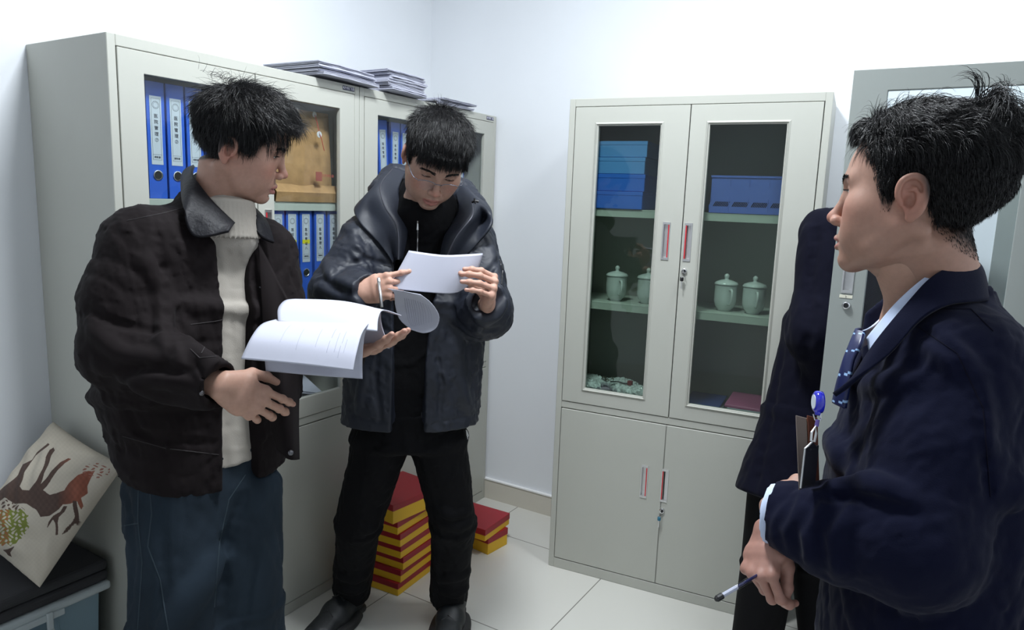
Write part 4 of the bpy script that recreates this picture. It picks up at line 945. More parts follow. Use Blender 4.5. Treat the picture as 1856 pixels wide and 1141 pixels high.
# ================================================================ man in glasses reading
f2 = nrm(-FH*.97+RG*.12); s2 = np.cross(f2, UP)
p2 = person((.76, -1.02, 0), 'man in glasses and dark hooded jacket reading stapled pages, black trousers')
hip2 = at(742, 775, 2.24); ch2 = at(762, 540, 2.20); sh2 = at(768, 415, 2.19)
sR, eR, wR = at(672, 440, 2.16), at(617, 530, 2.06), at(668, 527, 1.93)
sL, eL, wL = at(845, 440, 2.22), at(876, 562, 2.11), at(880, 548, 2.00)
j2 = Vol(*grow(hip2, ch2, sh2, sR, sL, eR, eL, wR, m=.17), .0042)
j2.slab(hip2, ch2, s2, .208, .145, .205, .150, .03, e=.03, pw=2.3); j2.slab(ch2, sh2, s2, .205, .150, .165, .10, .04, e=.04)
j2.cap(sR, sL, .068, .068, .05)
j2.chain([sR, (sR+eR)/2, eR], [.078, .080, .082], .05); j2.chain([eR, wR], [.080, .046], .03)
j2.chain([sL, (sL+eL)/2+RG*.005, eL], [.078, .080, .082], .05); j2.chain([eL, wL], [.082, .052], .03)
j2.wrinkle(.0055, .12, 12, .7, (1, 1, .6)); j2.wrinkle(.0018, .04, 18, .5)
# opening: wide at the neck, narrow below, right panel over left
def c2(z):
    if z < ch2[2]: u = (z-hip2[2])/(ch2[2]-hip2[2]); return hip2*(1-u)+ch2*u
    u = (z-ch2[2])/(sh2[2]-ch2[2]); return ch2*(1-u)+sh2*u
def pxr(px, t, z): return None
for (ya, xa, wa, yb, xb, wb) in ((800, 738, .050, 640, 742, .046), (650, 742, .046, 520, 750, .060), (530, 750, .062, 400, 768, .085), (420, 768, .085, 350, 768, .10)):
    a = at(xa, ya, 2.05); b = at(xb, yb, 2.05)
    j2.slab(a, b, s2, wa, .085, wb, .085, .006, 'cut', e=.015, pw=4)
j2.half((0, 0, hip2[2]+.030), (0, 0, -1), .006)
j2.slab(hip2-UP*.05, hip2+UP*.048, s2, .185, .122, .185, .122, .005, 'cut', e=.01, pw=2.3)
cuff(j2, wR, eR, .036, .055); cuff(j2, wL, eL, .038, .060)
for pts in ([(590, 470), (600, 500), (640, 520)], [(580, 520), (620, 545), (655, 548)], [(610, 400), (640, 420), (655, 480)], [(860, 600), (890, 575), (915, 545)], [(865, 575), (885, 560), (905, 530)], [(885, 430), (895, 480), (905, 520)], [(830, 620), (835, 690), (850, 740)], [(650, 600), (660, 680), (650, 740)]): ridge(j2, pts, .009, .02)
for pts in ([(600, 500), (630, 480), (665, 470)], [(905, 470), (880, 500), (860, 510)], [(640, 450), (665, 470), (700, 480)], [(790, 620), (800, 700), (795, 770)], [(690, 590), (680, 680), (690, 760)], [(855, 590), (880, 600), (905, 595)]): crease(j2, pts, .003, .004)
crease(j2, [(628, 752), (700, 765)], .001, .0025); crease(j2, [(770, 770), (860, 752)], .001, .0025)
J2 = clothes(j2, 'jacket', m_nylon, p2)
def sub_of(o, par): o.parent = par; o.matrix_parent_inverse = Matrix.Identity(4); return o
for nm, pts, r in (('zip', [(706, 440), (712, 480), (714, 520)], .0022), ('zip', [(770, 620), (765, 700), (764, 782)], .0022), ('pocket_zip', [(905, 470), (911, 490), (908, 515)], .0022), ('shoulder_seam', [(640, 372), (668, 400), (690, 430)], .0012), ('yoke_seam', [(695, 480), (720, 486), (735, 500)], .001)):
    m = seamline(j2, pts, r)
    if m.v: sub_of(m.build(nm, m_black, None), J2)
# standing collar with the hood rolled behind it
def onj(pts, lift=.0):
    out = []
    for (x, y, t) in pts:
        h = hit(j2, x, y); tt = t
        if h is not None and abs((h-CAM)@FWD-t) < .12: tt = (h-CAM)@FWD
        out.append(at(x, y, tt-lift))
    return out
Z0 = [(652, 366, 2.16), (643, 382, 2.12), (655, 408, 2.08), (688, 442, 2.06), (712, 476, 2.05)]
A = [(690, 330, 2.20), (664, 356, 2.13), (672, 388, 2.09), (700, 425, 2.06), (716, 472, 2.05)]
B = [(712, 306, 2.22), (690, 335, 2.13), (697, 372, 2.08), (720, 412, 2.05), (722, 470, 2.05)]
Cc_ = [(735, 312, 2.24), (722, 345, 2.16), (730, 385, 2.11), (738, 420, 2.08), (727, 472, 2.07)]
sheet('collar', [onj(Z0, .010), onj(A, .022), [at(*p) for p in B], [at(*p) for p in Cc_]], m_nylon, p2, .007, 26, 20)
sheet('collar_lining', [[at(x+2, y+6, t+.012) for x, y, t in B], [at(x+6, y+8, t+.02) for x, y, t in Cc_], [at(x+14, y+12, t+.06) for x, y, t in Cc_]], m_fleece, p2, .006, 20, 12)
Z0 = [(880, 366, 2.2), (890, 384, 2.16), (890, 408, 2.11), (862, 445, 2.07), (822, 480, 2.06)]
A = [(856, 350, 2.22), (872, 372, 2.15), (874, 400, 2.10), (846, 437, 2.06), (815, 474, 2.05)]
B = [(840, 337, 2.22), (856, 366, 2.13), (855, 392, 2.08), (828, 427, 2.05), (807, 470, 2.05)]
Cc_ = [(826, 347, 2.24), (832, 375, 2.17), (824, 400, 2.12), (806, 430, 2.08), (798, 470, 2.08)]
sheet('collar', [onj(Z0, .010), onj(A, .022), [at(*p) for p in B], [at(*p) for p in Cc_]], m_nylon, p2, .007, 26, 20)
sheet('collar_lining', [[at(x-2, y+6, t+.012) for x, y, t in B], [at(x-6, y+8, t+.02) for x, y, t in Cc_], [at(x-14, y+12, t+.06) for x, y, t in Cc_]], m_fleece, p2, .006, 20, 12)
for row in ([(712, 306, 2.22), (690, 335, 2.13), (697, 372, 2.08), (720, 412, 2.05), (722, 470, 2.05)], [(856, 366, 2.13), (855, 392, 2.08), (828, 427, 2.05), (807, 470, 2.05)]):
    z_ = MB().tube(catmull([at(x, y, t-.005) for x, y, t in row], 30), .0022, 6); wparts(z_, 'collar_zip', mat('zip_teeth', (.10, .10, .12), .35, .7), p2)
hd = Vol(*grow(at(700, 330, 2.2), at(850, 350, 2.3), m=.12), .004)
hd.chain([at(690, 345, 2.19), at(715, 325, 2.27), at(775, 330, 2.32), at(835, 350, 2.28), at(862, 372, 2.20)], [.036, .045, .055, .045, .034], .03)
hd.wrinkle(.003, .05, 2); clothes(hd, 'hood', m_nylon, p2)
m = MB(); q = at(856, 366, 2.05); m.tube([q, at(862, 364, 2.04), at(868, 365, 2.04)], [.0035, .004, .004], 8); m.tube([at(860, 359, 2.04), at(862, 369, 2.04)], .003, 8); wparts(m, 'cord_stopper', m_black, p2)
# black fleece with its zip
w = Vol(*grow(hip2, sh2, m=.22), .005)
w.slab(hip2-UP*.01, ch2, s2, .170, .110, .175, .120, .03, e=.02, pw=2.2); w.slab(ch2, sh2, s2, .175, .120, .12, .085, .03, e=.03)
w.chain([at(770, 425, 2.17), at(766, 392, 2.13), at(762, 360, 2.17)], [.080, .074, .068], .03); w.cap(at(795, 405, 2.16), at(800, 372, 2.17), .05, .045, .03); w.wrinkle(.003, .08, 4)
FL = clothes(w, 'fleece', m_fleece, p2)
m = seamline(w, [(757, 400), (757, 425), (756, 460)], .0018, .0005)
if m.v: sub_of(m.build('zip', m_alu, None), FL)
h = hit(w, 757, 405)
if h is not None: sub_of(MB().tube([h+f2*.003, h+f2*.004-UP*.018], [.002, .003], 6).build('zip_pull', m_alu, None), FL)
# trousers
aR2 = np.array([.545, -1.085, .075]); aL2 = np.array([.845, -.925, .075])
kR2, kL2 = at(650, 945, 2.30), at(822, 945, 2.32); hR2, hL2 = at(690, 800, 2.25), at(795, 800, 2.26)
g = Vol(*grow(hip2, aR2, aL2, m=.15), .005)
g.slab(hip2+UP*.06, hip2-UP*.035, s2, .16, .11, .172, .120, .03, e=.03, pw=2.2)
for h_, k_, a_ in ((hR2, kR2, aR2), (hL2, kL2, aL2)):
    g.slab(h_-UP*.0, k_, s2, .088, .105, .070, .080, .03, e=.05); g.slab(k_, a_, s2, .068, .078, .062, .072, .03, e=.012)
g.wrinkle(.005, .10, 7, .7, (1, 1, .7)); g.half((0, 0, .05), (0, 0, -1))
for pts in ([(640, 940), (660, 960), (680, 955)], [(800, 925), (820, 935), (850, 925)], [(800, 950), (830, 955), (852, 945)], [(610, 1040), (640, 1050), (665, 1040)], [(800, 1070), (830, 1075), (852, 1060)], [(612, 1065), (640, 1070), (662, 1062)], [(795, 1050), (830, 1045), (850, 1035)]): ridge(g, pts, .008, .02)
PT = clothes(g, 'trousers', m_pant, p2)
# small white emblem on the thigh
h = hit(g, 846, 786)
if h is not None:
    N = g.grad(h[None])[0]; FRm = frame(-N, UP); m = MB()
    for (x0, z0, x1, z1, w0, w1) in ((.000, .012, .006, .004, .003, .004), (.006, .004, .010, -.010, .003, .001), (.001, .006, -.006, -.004, .003, .003), (-.002, .002, -.004, -.016, .003, .0015), (.003, .002, .002, -.012, .003, .0012), (-.002, .010, .004, .013, .002, .003)):
        a = np.array([x0, z0]); b = np.array([x1, z1]); d = nrm(b-a); n_ = np.array([-d[1], d[0]]); c4 = [a-n_*w0, a+n_*w0, b+n_*w1, b-n_*w1]
        m.add([h+FRm[:, 0]*c[0]+FRm[:, 2]*c[1]+N*.0012 for c in c4]+[h+FRm[:, 0]*c[0]+FRm[:, 2]*c[1]-N*.001 for c in c4], [(0, 1, 2, 3), (4, 7, 6, 5), (0, 4, 5, 1), (1, 5, 6, 2), (2, 6, 7, 3), (3, 7, 4, 0)])
    sub_of(m.build('white_emblem', mat('emblem_white', (.7, .7, .7), .5), None), PT)
shoe(p2, (.552, -1.05), (.585, -1.29)); shoe(p2, (.835, -.865), (.955, -1.09))
# head bowed to the page
R2 = frame((.555, -.545, -.632), (.555, -.325, .766)); O2 = at(787.5, 294, 2.02)
nk = (at(762, 400, 2.16)-O2) @ R2
o2 = dict(hairline=HL, open=.0028, neckto=nk/1.03, scale=1.03, neck=1, skin=(.44, .27, .205), look=(0, 1, -.75), lid=.0006, brow=.0005)
head2 = make_head(p2, 'man', o2, (R2, O2), hair_reader)
# glasses: half-rim, temples to the ears
G = lambda x, y, z: (np.array([x, y, z])*1.03) @ R2.T+O2
gl = p2
fr = MB()
for s in (-1, 1):
    top = [G(s*x, .1035-.35*(x-.01)**2*8, z) for x, z in ((.009, .004), (.016, .0085), (.030, .0105), (.046, .008), (.056, .003))]
    fr.tube(catmull(top, 16), .0010, 6)
    fr.tube([G(s*.056, .094, .003), G(s*.066, .088, .004), G(s*.073, .070, .006), G(s*.079, .03, .010), G(s*.081, -.004, .014), G(s*.080, -.016, .006), G(s*.079, -.022, -.010)], .0011, 6)
    fr.tube([G(s*.009, .1035, .004), G(s*.0085, .099, -.001), G(s*.0095, .096, -.008)], .0006, 5)
fr.tube([G(-.009, .1035, .004), G(0, .107, .0065), G(.009, .1035, .004)], .0011, 6)
EG = attach(fr.build('eyeglasses', mat('grey_metal_frame', (.25, .27, .33), .25, .9), None, smooth=True), gl)
for s in (-1, 1):
    ring = [(.009, .003), (.016, .0085), (.030, .0105), (.046, .008), (.056, .002), (.055, -.010), (.046, -.019), (.030, -.0225), (.016, -.019), (.010, -.009)]
    V_ = [G(s*x, .1035-.35*(x-.01)**2*8, z) for x, z in catmull(ring+[ring[0]], 30)[:-1]]; b_ = G(0, .0015, 0)-G(0, 0, 0)
    n = len(V_); lm = MB().add(V_+[v_-b_ for v_ in V_], [tuple(range(n)), tuple(range(2*n-1, n-1, -1))]+[(i, n+i, n+(i+1) % n, (i+1) % n) for i in range(n)])
    sub_of(lm.build('lens', glass('lens_glass', (.98, .99, 1), 1.4) if s < 0 else bpy.data.materials['lens_glass'], None), EG)
# hands
t_ = (.03, .03, .03)
Wq = at(655, 530, 1.925); Y, Z = ortho(at(706, 517, 1.915)-Wq, (CAM-Wq)+UP*.5); X = np.cross(Z, Y); X = X if X@UP > 0 else -X
hr = hand_mesh(Wq, X, Y, Z, [(16, 18, 8), (52, 62, 30), (60, 62, 30), (64, 58, 30)], [(.45, 1, -.45), (.0, 1, -.35), (-.22, 1, -.1)], elbow=eR, scale=.90, spread=(3, 1, -1, -3), skin=(.50, .29, .22))
Wq2 = at(884, 549, 1.985); Y, Z = ortho(at(893, 512, 1.905)-Wq2, RG); X = np.cross(Y, Z); X = X if X@UP > 0 else -X
hl_ = hand_mesh(Wq2, X, Y, Z, [(62, 26, 10), (66, 22, 10), (68, 20, 8), (66, 20, 8)], [(.2, .5, -1), (.1, .7, -.8), (.0, .8, -.5)], elbow=eL, scale=.96, spread=(3, 1, -1, -3), skin=(.50, .29, .22))
core = core_limbs([([hip2+UP*.10, sh2], [.10, .10]), ([sh2, sR, eR, wR], [.05, .045, .036, .018]), ([sh2, sL, eL, wL], [.05, .045, .036, .018]), ([sh2, at(765, 385, 2.13)], [.05, .048]), ([hip2+UP*.10, hR2-UP*.02, kR2, aR2], [.07, .045, .04, .03]), ([hip2+UP*.10, hL2-UP*.02, kL2, aL2], [.07, .045, .04, .03])])
body_object(p2, head2, [hr[:3], hl_[:3]], [core])
# ================================================================ man in the navy suit in the foreground, seen from his left
f3 = nrm(-RG*.97+FH*.20); s3 = np.cross(f3, UP)      # facing, his right (away from the camera)
p3 = person((2.13, -1.60, 0), 'man in a navy suit with striped tie standing in the foreground with hands crossed')
T3 = 1.14
hip3, ch3, sh3 = at(1642, 1250, 1.14), at(1684, 830, 1.14), at(1702, 612, 1.14)
sA, eA, wA = at(1728, 662, 1.045), at(1650, 985, .985), at(1412, 933, 1.10)
sB, eB, wB = at(1640, 655, 1.30), at(1560, 950, 1.28), at(1452, 960, 1.17)
lo, hi = grow(hip3, ch3, sh3, sA, eA, wA, sB, eB, m=.16); lo[2] = .62
j3 = Vol(lo, hi, .0036)
j3.slab(hip3-UP*.05, ch3, s3, .185, .126, .192, .138, .03, e=.03, pw=2.3); j3.slab(ch3, sh3, s3, .195, .140, .165, .095, .04, e=.05)
j3.cap(sA, at(1712, 600, 1.14), .070, .07, .05); j3.cap(sB, at(1690, 610, 1.16), .065, .07, .05)
j3.cap(at(1690, 580, 1.12), at(1700, 535, 1.12), .085, .070, .04)
j3.chain([sA, (sA*.5+eA*.5)+f3*-.004, eA], [.074, .080, .080], .04); j3.chain([eA, (eA+wA)/2-UP*.004, wA], [.080, .070, .050], .03)
j3.chain([sB, eB], [.078, .07], .04); j3.chain([eB, wB], [.07, .052], .02)
j3.wrinkle(.004, .13, 22, .6, (1, 1, .6)); j3.wrinkle(.0010, .04, 23, .5)
# soft folds gathered at the elbow and forearm
for pts in ([(1455, 905), (1420, 960), (1440, 1030)], [(1500, 905), (1460, 960), (1475, 1050)], [(1550, 915), (1505, 970), (1520, 1075)], [(1490, 890), (1560, 880), (1640, 900)], [(1505, 800), (1530, 850), (1600, 880)], [(1500, 740), (1560, 700), (1640, 690)], [(1700, 620), (1760, 680), (1780, 800)]): ridge(j3, pts, .009, .022)
for pts in ([(1437, 900), (1405, 960), (1420, 1010)], [(1480, 900), (1440, 965), (1455, 1045)], [(1528, 905), (1485, 965), (1500, 1065)], [(1480, 872), (1500, 900), (1580, 905), (1660, 930)], [(1660, 590), (1730, 640), (1775, 740), (1790, 900)]): crease(j3, pts, .003, .0035)
# open throat where shirt and tie show
j3.slab(at(1650, 640, 1.13)+f3*.085, at(1690, 480, 1.12)+f3*.04, s3, .028, .05, .066, .07, .010, 'cut', e=.02)
j3.slab(at(1640, 720, 1.13)+f3*.12, at(1650, 640, 1.13)+f3*.09, s3, .006, .04, .028, .05, .010, 'cut', e=.01)
j3.slab(at(1700, 560, 1.12), at(1705, 470, 1.12), s3, .062, .066, .066, .072, .012, 'cut', e=.01)
cuff(j3, wA, eA, .042, .062); cuff(j3, wB, eB, .040, .056)
j3.half((0, 0, .70), (0, 0, -1), .006)
J3 = clothes(j3, 'suit_jacket', m_wool, p3)
for nm, pts in (('armhole_seam', [(1665, 592), (1735, 640), (1782, 740), (1795, 900)]), ('shoulder_seam', [(1700, 560), (1760, 560), (1800, 600)])):
    m = seamline(j3, pts, .0009, -.0004)
    if m.v: sub_of(m.build(nm, m_wool2, None), J3)
# collar of the jacket, folded over round the neck
def ring(c, a, b, tilt, n, a0, a1): return [c+s3*a*math.cos(q)+f3*b*math.sin(q)+UP*tilt*math.sin(q) for q in np.linspace(a0, a1, n)]
sheet('lapel_collar', [[at(1752, 470, 1.14), at(1760, 475, 1.07), at(1700, 495, 1.035), at(1655, 540, 1.035), at(1595, 612, 1.03), at(1545, 690, 1.05)],
                       [at(1772, 480, 1.14), at(1776, 495, 1.055), at(1715, 520, 1.02), at(1655, 565, 1.02), at(1600, 625, 1.02), at(1535, 700, 1.035)],
                       [at(1790, 536, 1.14), at(1786, 545, 1.04), at(1720, 552, 1.005), at(1668, 580, 1.008), at(1608, 645, 1.012), at(1512, 715, 1.03)]], m_wool, p3, .007, 30, 12)
sheet('lapel_collar', [[at(1752, 470, 1.17), at(1700, 478, 1.24), at(1640, 530, 1.25), at(1585, 600, 1.22), at(1530, 700, 1.12)], [at(1765, 490, 1.19), at(1700, 500, 1.28), at(1630, 560, 1.28), at(1565, 640, 1.25), at(1515, 720, 1.14)]], m_wool, p3, .007, 30, 8)
# shirt collar and shirt front
sheet('shirt_collar', [[at(1755, 462, 1.12), at(1732, 474, 1.065), at(1680, 500, 1.05), at(1628, 545, 1.055), at(1588, 592, 1.065), at(1572, 612, 1.075)],
                       [at(1758, 490, 1.13), at(1745, 500, 1.055), at(1695, 520, 1.04), at(1640, 565, 1.04), at(1600, 612, 1.045), at(1578, 650, 1.055)]], m_shirt, p3, .003, 30, 8)
sheet('shirt_collar', [[at(1752, 462, 1.14), at(1700, 480, 1.22), at(1640, 530, 1.22), at(1588, 585, 1.16), at(1562, 600, 1.10)], [at(1755, 482, 1.14), at(1705, 505, 1.235), at(1645, 555, 1.235), at(1590, 610, 1.18), at(1560, 630, 1.12)]], m_shirt, p3, .003, 26, 8)
w = Vol(*grow(ch3, sh3, m=.2), .005); w.slab(ch3, sh3, s3, .16, .115, .12, .075, .03, e=.03); w.half((0, 0, ch3[2]), (0, 0, -1)); clothes(w, 'shirt', m_shirt, p3)
# tie: knot and blade with light stripes
TP = [at(1560, 596, 1.085), at(1551, 618, 1.075), at(1538, 650, 1.07), at(1527, 690, 1.075), at(1518, 730, 1.09)]
rows = [[p-s3*wd_*.5-f3*.002, p+f3*.008, p+s3*wd_*.5-f3*.002] for p, wd_ in zip(TP, (.030, .040, .030, .050, .06))]
tie = MB(); A_ = np.array([catmull(r_, 9) for r_ in rows]); B_ = np.array([catmull(A_[:, i], 40) for i in range(9)])
vs = [B_[i, k] for k in range(40) for i in range(9)]; fs = [(k*9+i, k*9+i+1, (k+1)*9+i+1, (k+1)*9+i) for k in range(39) for i in range(8)]
tie.add(vs, fs); tie.m = [1 if ((k*2-i*1.3+40) % 22) < 1.3 else 0 for k in range(39) for i in range(8)]
to = tie.build('tie', [m_tie, mat('tie_stripe', (.30, .48, .75), .4)], None, smooth=True); attach(to, p3); md = to.modifiers.new('thickness', 'SOLIDIFY'); md.thickness = .005
# trousers
g = Vol(*grow(hip3+UP*.05, at(1660, 1250, 1.14)*[1, 1, 0]+[0, 0, .1], m=.2), .007)
for sg in (-1, 1):
    b_ = hip3+s3*.09*sg; b_[2] = .72; k_ = b_.copy(); k_[2] = .42; a_ = b_.copy(); a_[2] = .09; g.slab(b_, k_, s3, .09, .11, .072, .085, .03, e=.05); g.slab(k_, a_, s3, .072, .085, .065, .08, .03, e=.01); shoe(p3, a_-f3*.06, a_+f3*.2)
clothes(g, 'trousers', m_wool2, p3)
# cuffs
for w_, e_ in ((wA, eA), (wB, eB)):
    d_ = nrm(w_-e_); c = Vol(*grow(w_, m=.09), .0022); r_ = .046 if w_ is wA else .040; c.slab(w_-d_*.02, w_+d_*.014, UP, r_, r_, r_, r_, .003, e=.003, pw=2); c.slab(w_-d_*.01, w_+d_*.03, UP, r_-.005, r_-.005, r_-.005, r_-.005, .002, 'cut', e=.004)
    clothes(c, 'shirt_cuff', m_shirt, p3)
# head in profile
R3 = frame((-.988, .153, .014), (.0285, .0885, .9956)); O3 = at(1652, 367, 1.08)
nk = (at(1705, 560, 1.13)-O3) @ R3
o3 = dict(slim=.050, hairline=HL3, open=.0, neckto=nk/1.05, scale=1.05, neck=1, skin=(.375, .215, .16), look=(-.05, 1, -.05), lid=.0028, fade=.020, lips=(.42, .17, .15), stubble=.22)
head3 = make_head(p3, 'man', o3, (R3, O3), hair_suit)
# left hand past the cuff holding the notebook, right hand below with the pen
WA = wA+nrm(wA-eA)*.006; d_ = nrm(wA-eA)
Y, Z = ortho(RG*.80+UP*.30+FH*.35, UP*.9-FH*.4-RG*.2); X = np.cross(Y, Z); X = X if X@CAM < X@at(1400, 900, 1.2) else -X
ha = hand_mesh(at(1404, 927, 1.125), -X, Y, Z, [(30, 40, 20), (35, 40, 20), (38, 40, 20), (40, 40, 20)], [(.9, .6, .3), (.5, 1, .2), (.3, 1, .1)], elbow=eA, scale=.95, skin=(.37, .21, .16), arm=.05)
Y, Z = ortho(at(1372, 1040, 1.085)-at(1392, 958, 1.12), (CAM-at(1380, 1000, 1.0))*.6-RG*.7); X = np.cross(Y, Z); X = X if X@RG > 0 else -X
hb = hand_mesh(at(1396, 958, 1.12), X, Y, Z, [(50, 45, 25), (62, 60, 35), (74, 62, 35), (80, 62, 35)], [(.3, 1, -.5), (-.1, 1, -.5), (-.2, 1, -.3)], elbow=wB, scale=.84, skin=(.36, .19, .15), arm=.08)
core = core_limbs([([hip3, sh3], [.10, .09]), ([sh3, sA, eA, wA], [.05, .045, .036, .020]), ([sh3, sB, eB, wB, at(1396, 958, 1.12)], [.05, .045, .036, .022, .014]), ([sh3, O3-UP*.08], [.055, .048]), ([hip3, hip3*[1, 1, 0]+[0, 0, .1]], [.09, .04])])
body_object(p3, head3, [ha[:3], hb[:3]], [core])
# ================================================================ person in the long dark coat behind the open door
p4 = person((1.80, -.55, 0), 'person in a long dark coat bent over behind the open glass door, face hidden')
f4 = nrm(RG*.85+FH*.3); s4 = np.cross(f4, UP)
c = Vol(*grow(at(1515, 400, 2.10), at(1400, 900, 2.15), at(1500, 900, 2.15), at(1600, 470, 2.10), m=.17), .006)
tA, tB, tC, tD = at(1548, 465, 2.13), at(1520, 600, 2.16), at(1480, 760, 2.16), at(1444, 908, 2.13)
c.slab(tA, tB, s4, .15, .125, .155, .150, .04, e=.09); c.slab(tB, tC, s4, .155, .150, .14, .165, .04, e=.05); c.slab(tC, tD+UP*-.01, s4, .14, .165, .155, .195, .03, e=.012)
c.cap(at(1500, 425, 2.02), at(1480, 600, 1.98), .075, .07, .05); c.cap(at(1480, 600, 1.98), at(1530, 740, 2.06), .07, .05, .06)
c.wrinkle(.006, .16, 31, .6, (1, 1, .3))
for pts in ([(1440, 470), (1425, 600), (1395, 760), (1365, 890)], [(1480, 560), (1440, 700), (1420, 900)], [(1480, 420), (1470, 500), (1465, 580)]): crease(c, pts, .004, .006)
clothes(c, 'coat', m_wool2, p4)
g = Vol(*grow(at(1440, 900, 2.18), np.array([1.78, -.60, .1]), np.array([1.90, -.50, .1]), m=.16), .007)
for a_, h_ in ((np.array([1.80, -.58, .09]), at(1415, 880, 2.15)), (np.array([1.98, -.45, .09]), at(1470, 880, 2.25))):
    k_ = (a_+h_)/2; g.slab(h_, k_, s4, .085, .10, .075, .085, .02, e=.03); g.slab(k_, a_, s4, .075, .085, .07, .08, .02, e=.01); shoe(p4, a_-f4*.05, a_+f4*.2)
clothes(g, 'trousers', m_pant, p4)
R4 = frame(f4*.7-UP*.6+0*f4, UP*.7+f4*.6); O4 = at(1640, 395, 2.10)
nk = (at(1570, 450, 2.12)-O4) @ R4
head4 = make_head(p4, 'man', dict(hairline=HL, neckto=nk, neck=1), (R4, O4), hair_reader)
core = core_limbs([([tA, tD], [.09, .09]), ([tA, O4], [.05, .05])]+[([h_, a_], [.045, .03]) for a_, h_ in ((np.array([1.80, -.58, .09]), at(1415, 880, 2.15)), (np.array([1.98, -.45, .09]), at(1470, 880, 2.25)))])
body_object(p4, head4, [], [core])
# ================================================================ binders, boxes, papers and the rest
def inL(depth, u, z): return (D-depth, A0+u, z)
m_ringm = m_chrome
def binder(loc, rz, label, txt, width=.055, h=.315, tag_y=False, lab=(.075, .255), hole=.06, blue=None, tilt=0, group='blue lever-arch binders'):
    """spine faces local -y; origin at the bottom front left corner"""
    t = empty('ring_binder', loc, rz, label, 'binder', group)
    t.rotation_euler = (0, tilt, rz)
    m = MB().box(0, width, 0, .003, 0, h).box(0, .003, 0, .27, 0, h).box(width-.003, width, 0, .27, 0, h)
    m.build('cover', blue or m_blue, t, bevel=.001, seg=1)
    MB().box(.006, width-.006, .02, .24, .006, h-.02).build('paper_block', m_paperb, t)
    T = Matrix.Translation((width/2, -.0005, hole)) @ Matrix.Rotation(math.pi/2, 4, 'X')
    MB().lathe([(.0135, -.001), (.0135, .0015), (.0115, .0020), (.0105, .0008), (.0105, -.002)], 24, 0, T).lathe([(.0105, .0002), (.0104, .0006)], 24, 1, T).build('finger_ring', [m_chrome, m_dark], t, smooth=False)
    lw = .033; l = MB().box(width/2-lw/2, width/2+lw/2, -.0008, .0004, lab[0], lab[1]).build('spine_label', m_label, t)
    b = MB(); x0, x1, z0, z1 = width/2-lw/2+.004, width/2+lw/2-.004, lab[0]+.012, lab[1]-.006
    for a in ((x0, x1, z0, z0+.0005), (x0, x1, z1-.0005, z1), (x0, x0+.0005, z0, z1), (x1-.0005, x1, z0, z1), (x0, x1, z0+.014, z0+.0145)): b.box(a[0], a[1], -.0011, -.0007, a[2], a[3])
    for r_, w_ in ((.0095, .0009), (.0068, .0005)):
        n = 28
        for k in range(n):
            a0, a1 = 2*math.pi*k/n, 2*math.pi*(k+1)/n; c_ = (width/2, z1-.017)
            q = [(c_[0]+(r_+s*w_)*math.cos(a), -.0011, c_[1]+(r_+s*w_)*math.sin(a)) for s, a in ((-.5, a0), (.5, a0), (.5, a1), (-.5, a1))]; b.add(q, [(0, 1, 2, 3)])
    b.build('printed_frame', m_ink, l)
    text(txt, .0115, m_ink, l, (width/2, -.0012, z1-.046), vertical=True, spacing=1.35)
    text('资料室', .006, m_ink, l, (width/2, -.0012, z0+.007))
    if tag_y: MB().box(width/2-lw/2, width/2+lw/2, -.0013, -.0006, lab[0]+.062, lab[0]+.075).build('yellow_tag', m_yellow, t)
    return t
zt = 1.4035
specs = [(.118, '医院管理①', 'blue binder nearest the left end of the top shelf in the left cabinet'), (.1755, '医院管理②', 'second blue binder from the left on the top shelf, its number in a ring'), (.233, '医院管理八', 'third blue binder from the left on the top shelf, half hidden by hair'), (.290, '医院管理三', 'blue binder behind the head of the man in brown jacket, fourth along'), (.347, '医院管理四', 'blue binder behind the head of the man in brown jacket, fifth along')]
for u, tx, lb in specs: binder(inL(.042, u, zt), math.pi/2, lb, tx, lab=(.090, .268), hole=.062, h=.305)
zt = 1.0635
for i, (u, tx) in enumerate([(.405, '医院管理五'), (.463, '医院管理六'), (.521, '医院管理七'), (.579, '医院管理七'), (.637, '医院管理八'), (.700, '医院管理九'), (.762, '医院管理十')]):
    lb = ['blue binder on the middle shelf hidden by the brown jacket', 'blue binder on the middle shelf hidden by the brown jacket', 'yellow-tagged blue binder on middle shelf touching the brown jacket edge', 'yellow-tagged blue binder on middle shelf, middle of three fully seen', 'yellow-tagged blue binder on middle shelf, rightmost with a yellow tag', 'blue binder without yellow tag behind the reflection on the middle shelf', 'blue binder at the right end of the middle shelf beside cabinet wall'][i]
    binder(inL(.045, u, zt), math.pi/2, lb, tx, tag_y=2 <= i <= 4, lab=(.150, .316) if False else (.140, .300), hole=.105, h=.318)
# leaning binder above the bottom-shelf papers
binder(inL(.05, .488, .6845), math.pi/2, 'blue binder lying behind loose papers on the bottom glass shelf', '医院管理', h=.305)
